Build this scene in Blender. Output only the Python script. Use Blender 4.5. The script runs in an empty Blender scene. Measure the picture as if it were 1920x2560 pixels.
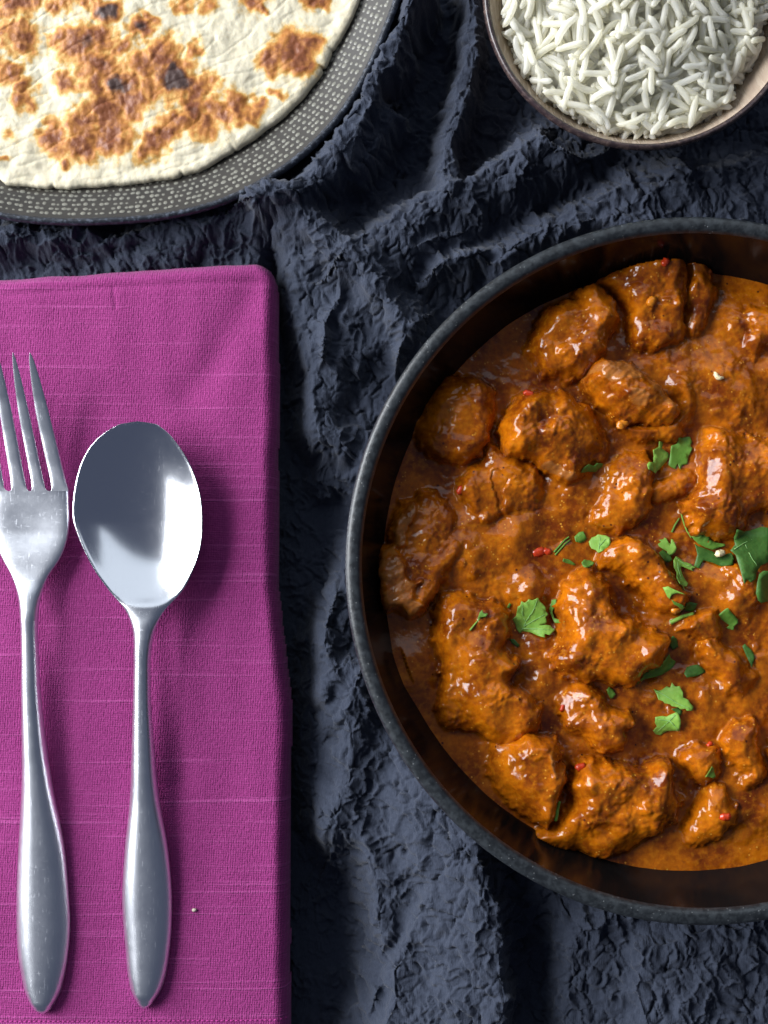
import bpy, bmesh, math, random
import numpy as np
from math import radians, sin, cos, pi

# ------------------------------------------------------------------ camera, world, light
S = bpy.context.scene
COL = S.collection
TILT = radians(4.0)
CD = 0.45                                   # camera to table centre (m)
PXM = 7349.0                                # photo pixels per metre on the table
FPX = CD * PXM
CAM = np.array([0.0, -CD * sin(TILT), CD * cos(TILT)])

cam_d = bpy.data.cameras.new('camera')
cam = bpy.data.objects.new('camera', cam_d)
COL.objects.link(cam)
cam.location = CAM
cam.rotation_euler = (TILT, 0, 0)
cam_d.sensor_fit = 'VERTICAL'
cam_d.sensor_height = 24.0
cam_d.lens = 24.0 * FPX / 2560.0
cam_d.clip_start = 0.01
cam_d.clip_end = 20
cam_d.dof.use_dof = True
cam_d.dof.focus_distance = 0.412
cam_d.dof.aperture_fstop = 8.0
S.camera = cam

W = bpy.data.worlds.new('World')
S.world = W
W.use_nodes = True
bg = W.node_tree.nodes['Background']
bg.inputs[0].default_value = (0.50, 0.60, 0.92, 1)
bg.inputs[1].default_value = 0.13


def area_lamp(name, loc, target, sx, sy, power, col):
    d = bpy.data.lights.new(name, 'AREA')
    d.shape = 'RECTANGLE'
    d.size = sx
    d.size_y = sy
    d.energy = power
    d.color = col
    o = bpy.data.objects.new(name, d)
    COL.objects.link(o)
    o.location = loc
    v = np.array(target) - np.array(loc)
    from mathutils import Vector
    o.rotation_euler = Vector(v).to_track_quat('-Z', 'Y').to_euler()
    return o


# the room's window, left of the table: two sashes with a bar between them
area_lamp('window_sash', (-1.16, 0.36, 0.92), (0, 0, 0), 1.30, 0.52, 37.0, (0.94, 0.965, 1.0))
area_lamp('window_sash', (-1.40, 0.44, 0.42), (0, 0, 0), 1.30, 0.50, 35.0, (0.94, 0.965, 1.0))
# added dim lamp beyond the table's far side, for cutlery reflections and fill
area_lamp('added_fill_lamp', (0.10, 1.45, 1.25), (0, 0, 0), 2.4, 1.6, 10.0, (0.84, 0.92, 1.0))

S.view_settings.view_transform = 'Standard'
S.view_settings.look = 'None'
S.view_settings.exposure = 0.0
S.view_settings.gamma = 1.0
S.render.engine = 'CYCLES'
S.cycles.use_denoising = True
S.cycles.max_bounces = 12
S.cycles.diffuse_bounces = 8
S.cycles.transmission_bounces = 10

# ------------------------------------------------------------------ photo pixel -> point on a level plane


def P(px, py, z=0.0):
    px = np.asarray(px, float)
    py = np.asarray(py, float)
    a = (px - 960) / FPX
    b = (1280 - py) / FPX
    dx = a
    dy = sin(TILT) + b * cos(TILT)
    dz = -cos(TILT) + b * sin(TILT)
    t = (z - CAM[2]) / dz
    return CAM[0] + t * dx, CAM[1] + t * dy


TILES = {'A': (920, 600, 3.318), 'B': (1420, 600, 3.318), 'C': (920, 1100, 3.318), 'D': (1420, 1100, 3.318),
         'E': (920, 1600, 3.318), 'F': (1420, 1600, 3.318), 'G': (640, 0, 2.765), 'H': (640, 400, 2.765),
         'I': (640, 860, 2.765), 'J': (640, 1660, 2.458), 'K': (1200, 250, 2.304), 'L': (0, 500, 2.183),
         '1': (0, 0, 1.728), '2': (960, 0, 1.728), 'S': (0, 0, 1.0)}


def T(spec, z=0.0):
    """'B 330,330 600,150 D 20,40' -> world xy array"""
    out = []
    tile = 'S'
    for tok in spec.split():
        if tok in TILES:
            tile = tok
            continue
        x, y = tok.split(',')
        ox, oy, s = TILES[tile]
        out.append((ox + float(x) / s, oy + float(y) / s))
    a = np.array(out)
    X, Y = P(a[:, 0], a[:, 1], z)
    return np.c_[X, Y]


# ------------------------------------------------------------------ numpy noise


def _h(ix, iy, seed):
    v = (ix.astype(np.int64) * 374761393 + iy.astype(np.int64) * 668265263 + seed * 1442695041) & 0xFFFFFFFF
    v = ((v ^ (v >> 13)) * 1274126177) & 0xFFFFFFFF
    v = ((v ^ (v >> 16)) * 2246822519) & 0xFFFFFFFF
    return ((v ^ (v >> 15)) & 0xFFFFFF) / float(0xFFFFFF)


def pn(x, y, seed=0):
    x = np.asarray(x, float)
    y = np.asarray(y, float)
    ix = np.floor(x)
    iy = np.floor(y)
    fx = x - ix
    fy = y - iy
    ux = fx * fx * fx * (fx * (fx * 6 - 15) + 10)
    uy = fy * fy * fy * (fy * (fy * 6 - 15) + 10)
    r = 0
    c = []
    for dx in (0, 1):
        for dy in (0, 1):
            a = _h(ix + dx, iy + dy, seed) * 2 * pi
            c.append(np.cos(a) * (fx - dx) + np.sin(a) * (fy - dy))
    a = c[0] + (c[2] - c[0]) * ux
    b = c[1] + (c[3] - c[1]) * ux
    return (a + (b - a) * uy) * 1.5


def fbm(x, y, seed=0, o=4):
    r = 0
    a = 1.0
    for k in range(o):
        r = r + a * pn(x * 2 ** k + 17.3 * k, y * 2 ** k - 9.1 * k, seed + k)
        a *= 0.5
    return r


def worley(x, y, seed=0):
    ix = np.floor(x)
    iy = np.floor(y)
    best = np.full(np.shape(x), 9.0)
    for dx in (-1, 0, 1):
        for dy in (-1, 0, 1):
            cx = ix + dx + _h(ix + dx, iy + dy, seed)
            cy = iy + dy + _h(ix + dx, iy + dy, seed + 77)
            best = np.minimum(best, (cx - x) ** 2 + (cy - y) ** 2)
    return np.sqrt(best)


def sst(a, b, x):
    t = np.clip((x - a) / (b - a), 0, 1)
    return t * t * (3 - 2 * t)


def smax(a, b, k):
    h = np.clip(0.5 + 0.5 * (a - b) / k, 0, 1)
    return b + (a - b) * h + k * h * (1 - h)


def closed_smooth(p, n=5):
    m = len(p)
    out = []
    for i in range(m):
        p0, p1, p2, p3 = p[i - 1], p[i], p[(i + 1) % m], p[(i + 2) % m]
        for t in np.arange(n) / n:
            out.append(0.5 * (2 * p1 + (p2 - p0) * t + (2 * p0 - 5 * p1 + 4 * p2 - p3) * t * t
                              + (3 * p1 - p0 - 3 * p2 + p3) * t ** 3))
    return np.array(out)


def sdf(X, Y, poly):
    """signed distance, inside positive"""
    d2 = np.full(X.shape, 1e9)
    ins = np.zeros(X.shape, bool)
    n = len(poly)
    for i in range(n):
        ax, ay = poly[i]
        bx, by = poly[(i + 1) % n]
        ex, ey = bx - ax, by - ay
        L = ex * ex + ey * ey + 1e-18
        t = np.clip(((X - ax) * ex + (Y - ay) * ey) / L, 0, 1)
        d2 = np.minimum(d2, (X - ax - t * ex) ** 2 + (Y - ay - t * ey) ** 2)
        if abs(ey) > 1e-12:
            c = ((ay > Y) != (by > Y)) & (X < ex * (Y - ay) / ey + ax)
            ins ^= c
    d = np.sqrt(d2)
    return np.where(ins, d, -d)


def line_dist(X, Y, pl):
    """distance, side (+ right of travel), parameter 0..1"""
    best = np.full(X.shape, 1e9)
    side = np.zeros(X.shape)
    par = np.zeros(X.shape)
    seg = np.hypot(*np.diff(pl, axis=0).T)
    tot = seg.sum()
    acc = 0
    for i in range(len(pl) - 1):
        ax, ay = pl[i]
        bx, by = pl[i + 1]
        ex, ey = bx - ax, by - ay
        t = np.clip(((X - ax) * ex + (Y - ay) * ey) / (ex * ex + ey * ey + 1e-18), 0, 1)
        d = (X - ax - t * ex) ** 2 + (Y - ay - t * ey) ** 2
        m = d < best
        best = np.where(m, d, best)
        side = np.where(m, np.sign((X - ax) * ey - (Y - ay) * ex), side)
        par = np.where(m, (acc + t * seg[i]) / tot, par)
        acc += seg[i]
    return np.sqrt(best), side, par


# ------------------------------------------------------------------ mesh helpers


def mk(name, V, F, m=None, parent=None, smooth=True, loc=None):
    me = bpy.data.meshes.new(name)
    V = np.asarray(V, np.float32)
    if loc is not None:
        V = V - np.asarray(loc, np.float32)
    F = [np.asarray(f, np.int32) for f in (F if isinstance(F, list) else [F]) if len(f)]
    me.vertices.add(len(V))
    me.vertices.foreach_set('co', V.ravel())
    nl = sum(f.size for f in F)
    nf = sum(len(f) for f in F)
    me.loops.add(nl)
    me.polygons.add(nf)
    me.loops.foreach_set('vertex_index', np.concatenate([f.ravel() for f in F]))
    st, tot = [], []
    s = 0
    for f in F:
        k = f.shape[1]
        st.append(s + np.arange(len(f)) * k)
        tot.append(np.full(len(f), k))
        s += f.size
    me.polygons.foreach_set('loop_start', np.concatenate(st).astype(np.int32))
    me.polygons.foreach_set('loop_total', np.concatenate(tot).astype(np.int32))
    me.update(calc_edges=True)
    me.validate()
    if smooth:
        me.polygons.foreach_set('use_smooth', np.ones(len(me.polygons), bool))
    if m is not None:
        me.materials.append(m)
    o = bpy.data.objects.new(name, me)
    COL.objects.link(o)
    if loc is not None:
        o.location = loc
    if parent is not None:
        o.parent = parent
        o.location = np.array(o.location) - np.array(parent.location)
    return o


def fattr(o, name, vals):
    a = o.data.attributes.new(name, 'FLOAT', 'POINT')
    a.data.foreach_set('value', np.asarray(vals, np.float32))


def tag(o, label=None, cat=None, group=None, kind=None):
    if label:
        o['label'] = label
    if cat:
        o['category'] = cat
    if group:
        o['group'] = group
    if kind:
        o['kind'] = kind
    return o


def empty(name, loc):
    o = bpy.data.objects.new(name, None)
    o.empty_display_size = 0.01
    COL.objects.link(o)
    o.location = loc
    return o


def grid_faces(nr, nc, wrap=False):
    i = np.arange(nr - 1)[:, None]
    j = np.arange(nc if wrap else nc - 1)[None, :]
    a = i * nc + j
    b = i * nc + (j + 1) % nc
    return np.stack([a, b, b + nc, a + nc], -1).reshape(-1, 4)


def lathe(name, prof, c, n, m, parent=None, rs=None, loc=None):
    """prof: list of (r,z); rs(theta) scales the radius"""
    prof = np.array(prof)
    th = np.arange(n) / n * 2 * pi
    k = np.ones(n) if rs is None else rs(th)
    R = prof[:, 0][:, None] * k[None, :]
    V = np.stack([c[0] + R * np.cos(th), c[1] + R * np.sin(th), np.repeat(prof[:, 1][:, None], n, 1)], -1).reshape(-1, 3)
    return mk(name, V, grid_faces(len(prof), n, True), m, parent, loc=loc)


def masked_solid(name, X, Y, Z, mask, zbot, m, loc=None, flat_bottom=True):
    """closed solid under a height field (only where mask)"""
    nr, nc = X.shape
    q = grid_faces(nr, nc)
    mf = mask.ravel()
    q = q[mf[q].all(1)]
    used = np.unique(q)
    idx = -np.ones(nr * nc, int)
    idx[used] = np.arange(len(used))
    q = idx[q]
    V = np.c_[X.ravel()[used], Y.ravel()[used], Z.ravel()[used]]
    e = np.concatenate([q[:, [0, 1]], q[:, [1, 2]], q[:, [2, 3]], q[:, [3, 0]]])
    key = np.sort(e, 1)
    _, inv, cnt = np.unique(key, axis=0, return_inverse=True, return_counts=True)
    be = e[cnt[inv.ravel()] == 1]
    bv = np.unique(be)
    mp = {}
    n0 = len(V)
    mp = -np.ones(n0, int)
    mp[bv] = n0 + np.arange(len(bv))
    B = V[bv].copy()
    B[:, 2] = zbot
    cen = np.array([[B[:, 0].mean(), B[:, 1].mean(), zbot]])
    ic = n0 + len(bv)
    sides = np.c_[be[:, 1], be[:, 0], mp[be[:, 0]], mp[be[:, 1]]]
    tris = np.c_[mp[be[:, 1]], mp[be[:, 0]], np.full(len(be), ic)]
    o = mk(name, np.r_[V, B, cen], [q, sides, tris], m, loc=loc)
    return o, used, len(V) + len(B) + 1


# ------------------------------------------------------------------ materials


class M:
    def __init__(s, name, base=(.5, .5, .5), rough=.5, **kw):
        s.m = bpy.data.materials.new(name)
        s.m.use_nodes = True
        s.t = s.m.node_tree
        s.b = s.t.nodes['Principled BSDF']
        s.b.inputs['Base Color'].default_value = (*base, 1)
        s.b.inputs['Roughness'].default_value = rough
        for k, v in kw.items():
            s.b.inputs[k.replace('_', ' ')].default_value = v
        s.pos = s.t.nodes.new('ShaderNodeNewGeometry').outputs['Position']

    def n(s, typ, **kw):
        o = s.t.nodes.new(typ)
        for k, v in kw.items():
            setattr(o, k, v)
        return o

    def l(s, a, b):
        s.t.links.new(a, b)

    def scaled(s, sc, rot=0):
        mp = s.n('ShaderNodeMapping')
        mp.inputs['Scale'].default_value = sc
        mp.inputs['Rotation'].default_value = (0, 0, rot)
        s.l(s.pos, mp.inputs['Vector'])
        return mp.outputs[0]

    def noise(s, scale, detail=3, rough=.5, vec=None, dist=0):
        o = s.n('ShaderNodeTexNoise')
        o.inputs['Scale'].default_value = scale
        o.inputs['Detail'].default_value = detail
        o.inputs['Roughness'].default_value = rough
        o.inputs['Distortion'].default_value = dist
        s.l(vec or s.pos, o.inputs['Vector'])
        return o.outputs['Fac']

    def ramp(s, fac, stops, interp='LINEAR'):
        o = s.n('ShaderNodeValToRGB')
        o.color_ramp.interpolation = interp
        e = o.color_ramp.elements
        while len(e) < len(stops):
            e.new(0.5)
        for k, (p, c) in enumerate(stops):
            e[k].position = p
            e[k].color = (*c, 1) if not isinstance(c, (int, float)) else (c, c, c, 1)
        s.l(fac, o.inputs[0])
        return o.outputs[0]

    def mix(s, f, a, b):
        o = s.n('ShaderNodeMix', data_type='RGBA')
        for v, i in ((f, 0), (a, 6), (b, 7)):
            if isinstance(v, (int, float)):
                o.inputs[i].default_value = v
            elif isinstance(v, tuple):
                o.inputs[i].default_value = (*v, 1)
            else:
                s.l(v, o.inputs[i])
        return o.outputs[2]

    def math(s, op, a, b=0.0):
        o = s.n('ShaderNodeMath', operation=op)
        for v, i in ((a, 0), (b, 1)):
            if isinstance(v, (int, float)):
                o.inputs[i].default_value = v
            else:
                s.l(v, o.inputs[i])
        return o.outputs[0]

    def attr(s, name):
        return s.n('ShaderNodeAttribute', attribute_name=name).outputs['Fac']

    def color(s, c):
        s.l(c, s.b.inputs['Base Color'])

    def rough(s, f, lo, hi):
        o = s.n('ShaderNodeMapRange')
        o.inputs['To Min'].default_value = lo
        o.inputs['To Max'].default_value = hi
        s.l(f, o.inputs[0])
        s.l(o.outputs[0], s.b.inputs['Roughness'])

    def bump(s, h, dist, strength=1.0, prev=None):
        o = s.n('ShaderNodeBump')
        o.inputs['Distance'].default_value = dist
        o.inputs['Strength'].default_value = strength
        s.l(h, o.inputs['Height'])
        if prev is not None:
            s.l(prev, o.inputs['Normal'])
        s.l(o.outputs[0], s.b.inputs['Normal'])
        return o.outputs[0]


def voro(m, scale, feature='F1', vec=None, rnd=1.0):
    o = m.n('ShaderNodeTexVoronoi', feature=feature)
    o.inputs['Scale'].default_value = scale
    o.inputs['Randomness'].default_value = rnd
    m.l(vec or m.pos, o.inputs['Vector'])
    return o


# black cloth
mc = M('crinkle_cloth', (.05, .055, .075), .85)
mc.b.inputs['Sheen Weight'].default_value = .12
mc.b.inputs['Sheen Roughness'].default_value = .5
mc.b.inputs['Specular IOR Level'].default_value = .2
thr = mc.noise(1.0, 2, .5, mc.scaled((2600, 500, 900), .5))
mc.color(mc.mix(mc.noise(900, 3), (.019, .024, .039), (.037, .046, .071)))
mc.bump(mc.math('ADD', thr, mc.noise(1700, 2)), .0004, .6)
M_cloth = mc.m

mt = M('dark_wood', (.05, .03, .02), .5)
mt.color(mt.mix(mt.noise(1, 4, .6, mt.scaled((8, 90, 20))), (.03, .018, .012), (.09, .055, .03)))
M_wood = mt.m

# napkin
mn = M('magenta_linen', (.42, .04, .24), .85)
mn.b.inputs['Specular IOR Level'].default_value = .15
mn.b.inputs['Sheen Weight'].default_value = .10
h1 = mn.noise(1, 2, .5, mn.scaled((480, 1900, 100), radians(2.5)))
v1 = mn.noise(1, 2, .5, mn.scaled((1900, 700, 100), radians(2.5)))
sl = mn.noise(1, 1, .5, mn.scaled((16, 900, 30), radians(2.8)))
slub = mn.ramp(sl, [(.60, 0.0), (.76, 1.0)])
def wave(m, direction, scale, rot):
    o = m.n('ShaderNodeTexWave', bands_direction=direction)
    o.inputs['Scale'].default_value = scale
    o.inputs['Distortion'].default_value = 2.2
    o.inputs['Detail'].default_value = 1.0
    o.inputs['Detail Scale'].default_value = 2.0
    m.l(m.scaled((1, 1, 1), rot), o.inputs['Vector'])
    return o.outputs['Fac']


wv = mn.math('MULTIPLY', mn.math('ADD', wave(mn, 'X', 400, radians(2.5)), wave(mn, 'Y', 430, radians(2.5))), .5)
h1 = mn.math('ADD', mn.math('MULTIPLY', h1, .62), mn.math('MULTIPLY', wv, .38))
base = mn.mix(h1, (.155, .013, .092), (.385, .058, .242))
base = mn.mix(mn.math('MULTIPLY', mn.ramp(v1, [(.35, 0.0), (.65, 1.0)]), .45), base, (.21, .018, .122))
base = mn.mix(mn.math('MULTIPLY', slub, .42), base, (.48, .10, .32))
mn.color(base)
hh = mn.math('ADD', mn.math('ADD', h1, v1), mn.math('MULTIPLY', slub, .5))
mn.bump(hh, .0004, .8)
M_napkin = mn.m
ms = M('stitch_thread', (.40, .03, .23), .8)
M_stitch = ms.m

# steel
def steel(name, r0, r1, scr):
    m = M(name, (.82, .84, .88), .2, Metallic=1.0)
    s1 = m.noise(1, 3, .6, m.scaled((2400, 170, 200), .15))
    s2 = m.noise(1, 3, .6, m.scaled((600, 2600, 200), .9))
    rr = m.n('ShaderNodeMapRange')
    rr.inputs['To Min'].default_value = r0
    rr.inputs['To Max'].default_value = r1
    m.l(m.noise(260, 4, .65), rr.inputs[0])
    pol = m.attr('polish')
    scm = m.ramp(m.noise(1, 2, .5, m.scaled((3200, 260, 400), .35)), [(.66, 0.0), (.72, 1.0)])
    scn = m.ramp(m.noise(1, 2, .5, m.scaled((420, 3000, 400), .9)), [(.68, 0.0), (.74, 1.0)])
    scx = m.math('MULTIPLY', m.math('MAXIMUM', scm, scn), .13)
    inv = m.math('SUBTRACT', 1.0, m.math('MULTIPLY', pol, .48))
    m.l(m.math('MULTIPLY', m.math('ADD', rr.outputs[0], scx), inv), m.b.inputs['Roughness'])
    f = m.ramp(m.math('MULTIPLY', s1, s2), [(.29, 0.0), (.34, 1.0)])
    m.bump(m.math('ADD', m.math('MULTIPLY', s1, .4), f), .00010, scr)
    bn = m.b.inputs['Normal'].links[0].from_node
    m.l(m.math('MULTIPLY', m.math('SUBTRACT', 1.0, m.math('MULTIPLY', pol, .9)), scr), bn.inputs['Strength'])
    return m.m


M_steel = steel('satin_steel', .27, .36, .035)

# stoneware of the curry bowl
mb = M('black_stoneware', (.007, .006, .006), .16, Specular_IOR_Level=.20)
mb.rough(mb.noise(300, 4), .09, .22)
M_black = mb.m
mr = M('speckled_rim_glaze', (.05, .058, .062), .38)
sp = voro(mr, 900)
spn = mr.noise(420, 4, .7)
cr = mr.mix(mr.ramp(spn, [(.42, 0.0), (.6, 1.0)]), (.011, .013, .015), (.028, .033, .037))
cr = mr.mix(mr.math('MULTIPLY', mr.ramp(sp.outputs['Distance'], [(.10, .7), (.16, 0.0)]), mr.ramp(mr.noise(260, 1), [(.55, 0.0), (.6, 1.0)])), cr, (.30, .31, .31))
mr.color(cr)
mr.rough(spn, .25, .5)
mr.bump(spn, .0003, .5)
M_rim = mr.m

# plate
mp_ = M('taupe_glaze', (.10, .085, .07), .4)
mp_.color(mp_.mix(mp_.noise(160, 4), (.026, .023, .020), (.050, .045, .038)))
M_taupe = mp_.m
mpd = M('raised_glaze_dots', (.42, .42, .36), .35)
mpd.color(mpd.mix(mpd.noise(500, 2), (.13, .13, .105), (.23, .22, .185)))
M_dots = mpd.m
mpr = M('dark_blue_metal_rim', (.03, .035, .045), .3)
pr = mpr.noise(700, 4, .7)
mpr.color(mpr.mix(mpr.ramp(pr, [(.5, 0.0), (.72, 1.0)]), (.018, .021, .028), (.12, .14, .18)))
mpr.rough(pr, .2, .45)
mpr.bump(pr, .0003, .5)
M_prim = mpr.m

# rice bowl
mi = M('pearl_glaze', (.42, .35, .26), .25)
st = mi.noise(1, 4, .6, mi.scaled((900, 120, 60), .5))
big = mi.noise(40, 3)
mi.color(mi.mix(st, mi.mix(big, (.34, .26, .18), (.33, .20, .15)), (.56, .48, .37)))
mi.rough(st, .18, .35)
M_pearl = mi.m
mo = M('bronze_brown_glaze', (.045, .03, .03), .22)
on = mo.noise(500, 4, .7)
mo.color(mo.mix(mo.ramp(on, [(.45, 0.0), (.7, 1.0)]), (.03, .02, .022), (.11, .075, .065)))
mo.rough(on, .14, .35)
mo.bump(on, .0003, .4)
M_bronze = mo.m

# rice
mri = M('cooked_rice', (.9, .9, .84), .32)
mri.b.inputs['Subsurface Weight'].default_value = .4
mri.b.inputs['Subsurface Radius'].default_value = (.9, .85, .7)
mri.b.inputs['Subsurface Scale'].default_value = .0030
rnd = mri.n('ShaderNodeObjectInfo').outputs['Random']
mri.color(mri.mix(rnd, (.93, .91, .80), (.97, .96, .90)))
tr = mri.n('ShaderNodeBsdfTranslucent')
mri.l(mri.b.inputs['Base Color'].links[0].from_socket, tr.inputs['Color'])
mx = mri.n('ShaderNodeMixShader')
mx.inputs[0].default_value = .66
mri.l(mri.b.outputs[0], mx.inputs[1])
mri.l(tr.outputs[0], mx.inputs[2])
mri.l(mx.outputs[0], mri.t.nodes['Material Output'].inputs['Surface'])
M_rice = mri.m

# flat bread
mf = M('griddled_dough', (.7, .65, .5), .55)
toast = mf.attr('toast')
char = mf.attr('char')
n1 = mf.noise(420, 5, .65)
dough = mf.mix(mf.noise(110, 4, .6), (.56, .49, .33), (.68, .63, .48))
tt = mf.math('ADD', toast, mf.math('MULTIPLY', mf.math('SUBTRACT', n1, .5), .8))
fc = mf.ramp(tt, [(.30, (0, 0, 0)), (.42, (.25, .25, .25)), (.62, (.6, .6, .6)), (.95, (1, 1, 1))])
brown = mf.ramp(tt, [(.15, (.66, .54, .30)), (.36, (.62, .37, .10)), (.60, (.46, .18, .03)), (.95, (.19, .052, .012))])
c0 = mf.mix(mf.ramp(tt, [(.08, 0.0), (.40, 1.0)]), dough, brown)
cc = mf.math('ADD', char, mf.math('MULTIPLY', mf.math('SUBTRACT', n1, .5), .5))
c0 = mf.mix(mf.ramp(cc, [(.35, 0.0), (.75, .92)]), c0, (.045, .025, .022))
mf.color(c0)
mf.rough(tt, .65, .5)
mf.bump(mf.math('ADD', n1, mf.noise(1500, 2)), .0004, .3)
mf.b.inputs['Subsurface Weight'].default_value = .1
mf.b.inputs['Subsurface Radius'].default_value = (1, .7, .4)
mf.b.inputs['Subsurface Scale'].default_value = .001
M_bread = mf.m

# curry sauce, also the coating on the meat
def curry(name, meat):
    g = 1.0 if meat else .93
    m = M(name, (.50, .14, .01), .2)
    a = m.noise(90, 4, .6)
    b = m.noise(520, 3, .55)
    col = m.mix(m.ramp(a, [(.36, 0.0), (.64, 1.0)]), (.17 * g, .030 * g, .002), (.53 * g, .140 * g, .003))
    col = m.mix(m.math('MULTIPLY', m.ramp(b, [(.5, 0.0), (.72, 1.0)]), .42), col, (.68 * g, .24 * g, .008))
    col = m.mix(m.math('MULTIPLY', m.ramp(b, [(.28, 1.0), (.46, 0.0)]), .45), col, (.12, .026, .004))
    v = voro(m, 640)
    spots = m.ramp(v.outputs['Distance'], [(.16, 1.0), (.23, 0.0)])
    pick = m.ramp(m.noise(210, 1), [(.57, 0.0), (.63, 1.0)])
    col = m.mix(m.math('MULTIPLY', spots, pick), col, (.62, .27, .03))
    v2 = voro(m, 330)
    sp2 = m.ramp(v2.outputs['Distance'], [(.10, 1.0), (.16, 0.0)])
    col = m.mix(m.math('MULTIPLY', sp2, m.ramp(m.noise(120, 1), [(.58, 0.0), (.62, 1.0)])), col, (.09, .02, .006))
    fine = m.noise(1100, 3, .6)
    h = m.math('ADD', m.math('MULTIPLY', b, 1.0), m.math('MULTIPLY', fine, .14))
    if meat:
        at = m.attr('meat')
        fib = m.noise(1, 3, .6, m.scaled((500, 1900, 700), .7))
        mcx = m.mix(fib, (.20, .055, .010), (.50, .21, .055))
        f = m.ramp(m.math('ADD', at, m.math('MULTIPLY', m.math('SUBTRACT', b, .5), .8)), [(.45, 0.0), (.70, .75)])
        col = m.mix(f, col, mcx)
    m.color(col)
    m.rough(m.noise(300, 3), .05, .17)
    m.bump(h, .0005, .32)
    m.b.inputs['Subsurface Weight'].default_value = .12
    m.b.inputs['Subsurface Radius'].default_value = (1.0, .35, .08)
    m.b.inputs['Subsurface Scale'].default_value = .002
    m.b.inputs['Specular IOR Level'].default_value = .42
    return m.m


M_sauce = curry('curry_sauce', False)
M_meat = curry('sauced_meat', True)


def leafmat(name, c1, c2):
    m = M(name, c1, .48, Specular_IOR_Level=.3)
    m.color(m.mix(m.noise(420, 4), c1, c2))
    m.bump(m.noise(900, 3), .0003, .5)
    m.b.inputs['Subsurface Weight'].default_value = .1
    m.b.inputs['Subsurface Scale'].default_value = .0006
    return m.m


M_leaf = [leafmat('coriander_light', (.13, .30, .03), (.27, .46, .08)),
          leafmat('coriander_mid', (.07, .19, .02), (.15, .30, .045)),
          leafmat('coriander_dark', (.030, .095, .012), (.075, .18, .03))]
M_vein = leafmat('coriander_vein', (.20, .42, .12), (.28, .50, .18))
M_chili = M('red_chilli', (.50, .040, .008), .18).m
M_seed = M('cream_seed', (.85, .72, .42), .35).m
M_yellow = M('orange_pepper', (.62, .20, .012), .2).m
M_crumb = M('pale_crumb', (.55, .48, .38), .6).m

# ------------------------------------------------------------------ table
tz = -0.0145
tb = bmesh.new()
bmesh.ops.create_cube(tb, size=1.0)
bmesh.ops.scale(tb, vec=(1.3, 1.0, 0.03), verts=tb.verts)
bmesh.ops.translate(tb, vec=(0.05, 0, tz - 0.015), verts=tb.verts)
me = bpy.data.meshes.new('table')
tb.to_mesh(me)
me.materials.append(M_wood)
o = bpy.data.objects.new('table', me)
COL.objects.link(o)
tag(o, kind='structure')

# ------------------------------------------------------------------ key places
ZB = 0.055                                      # curry bowl rim height


def fit_circle(pts):
    A = np.c_[2 * pts, np.ones(len(pts))]
    q = np.linalg.lstsq(A, (pts ** 2).sum(1), rcond=None)[0]
    return q[:2], float(np.sqrt(q[2] + q[:2] @ q[:2]))


BC, BR = fit_circle(T('S 1097,813 1243,2158 1435,2257 1336,639 1920,555 1712,535 863,1387 873,1547 924,1745 1007,1900 1045,1966 956,1800 1627,2301 1786,2311 901,1168 871,1300', ZB))
ZR = 0.050                                      # rice bowl rim
RC, RR = fit_circle(T('S 1215,35 1232,116 1284,208 1365,289 1458,341 1597,373 1712,362 1828,312 1920,237', ZR))
ZP = 0.016                                      # plate rim
px_, py_ = P(205, -285, ZP)
PC = np.array([float(px_), float(py_)])


def radial(poly, c, pad=True):
    """radius as a function of angle from traced points (angles not covered take the mean of the ends)"""
    v = poly - c
    th = np.arctan2(v[:, 1], v[:, 0])
    r = np.hypot(v[:, 0], v[:, 1])
    s = np.argsort(th)
    th, r = th[s], r[s]
    mid = (r[0] + r[-1]) / 2
    gap = th[0] + 2 * pi - th[-1]
    th = np.r_[th, th[-1] + gap * .35, th[-1] + gap * .65]
    r = np.r_[r, mid, mid]
    return lambda t: np.interp(np.mod(t - th[0], 2 * pi) + th[0], np.r_[th, th[0] + 2 * pi], np.r_[r, r[0]])


def smooth_r(f, width=.12, k=9):
    ws = np.linspace(-width, width, k)
    return lambda t: sum(f(t + w) for w in ws) / k


plate_pts = T('S 0,546 60,554 174,561 280,557 400,548 500,528 579,503 670,454 752,399 815,340 868,278 915,200 960,104 985,40 1008,-20', ZP)
plate_r = smooth_r(radial(plate_pts, PC), .06)
PR = float(np.mean(plate_r(np.linspace(-1.6, .3, 40))))

# napkin
TN = 0.0115
NZ0 = 0.0035
nap_edge_y = np.array([640, 667, 700, 760, 950, 1300, 1455, 1600, 1767, 1900, 1960, 2300, 2560, 2900])
nap_edge_x = np.array([676, 686, 690, 691, 693, 690, 690, 706, 726, 722, 720, 720, 721, 722])

# ------------------------------------------------------------------ the crinkled cloth
def axis(lo, hi, d, far_lo, far_hi):
    core = np.arange(lo, hi, d)
    a, s = [lo], d
    while a[-1] > far_lo:
        s = min(s * 1.18, .012)
        a.append(a[-1] - s)
    b, s = [core[-1]], d
    while b[-1] < far_hi:
        s = min(s * 1.18, .012)
        b.append(b[-1] + s)
    return np.r_[np.array(a[:0:-1]), core, np.array(b[1:])]


gx = axis(-.137, .137, .00043, -.42, .46)
gy = axis(-.185, .190, .00043, -.40, .42)
CX, CY = np.meshgrid(gx, gy)
fade = sst(.19, .13, np.abs(CX)) * sst(.24, .19, np.abs(CY))


def ridge(spec, h, wl, wr, taper=(1, 1), p=2.0):
    pl = T(spec, h * .7)
    # densify
    d, s, t = line_dist(CX, CY, pl)
    w = np.where(s > 0, wr, wl)
    tp = taper[0] + (taper[1] - taper[0]) * t
    return h * tp * np.exp(-np.abs(d / w) ** p)


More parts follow.
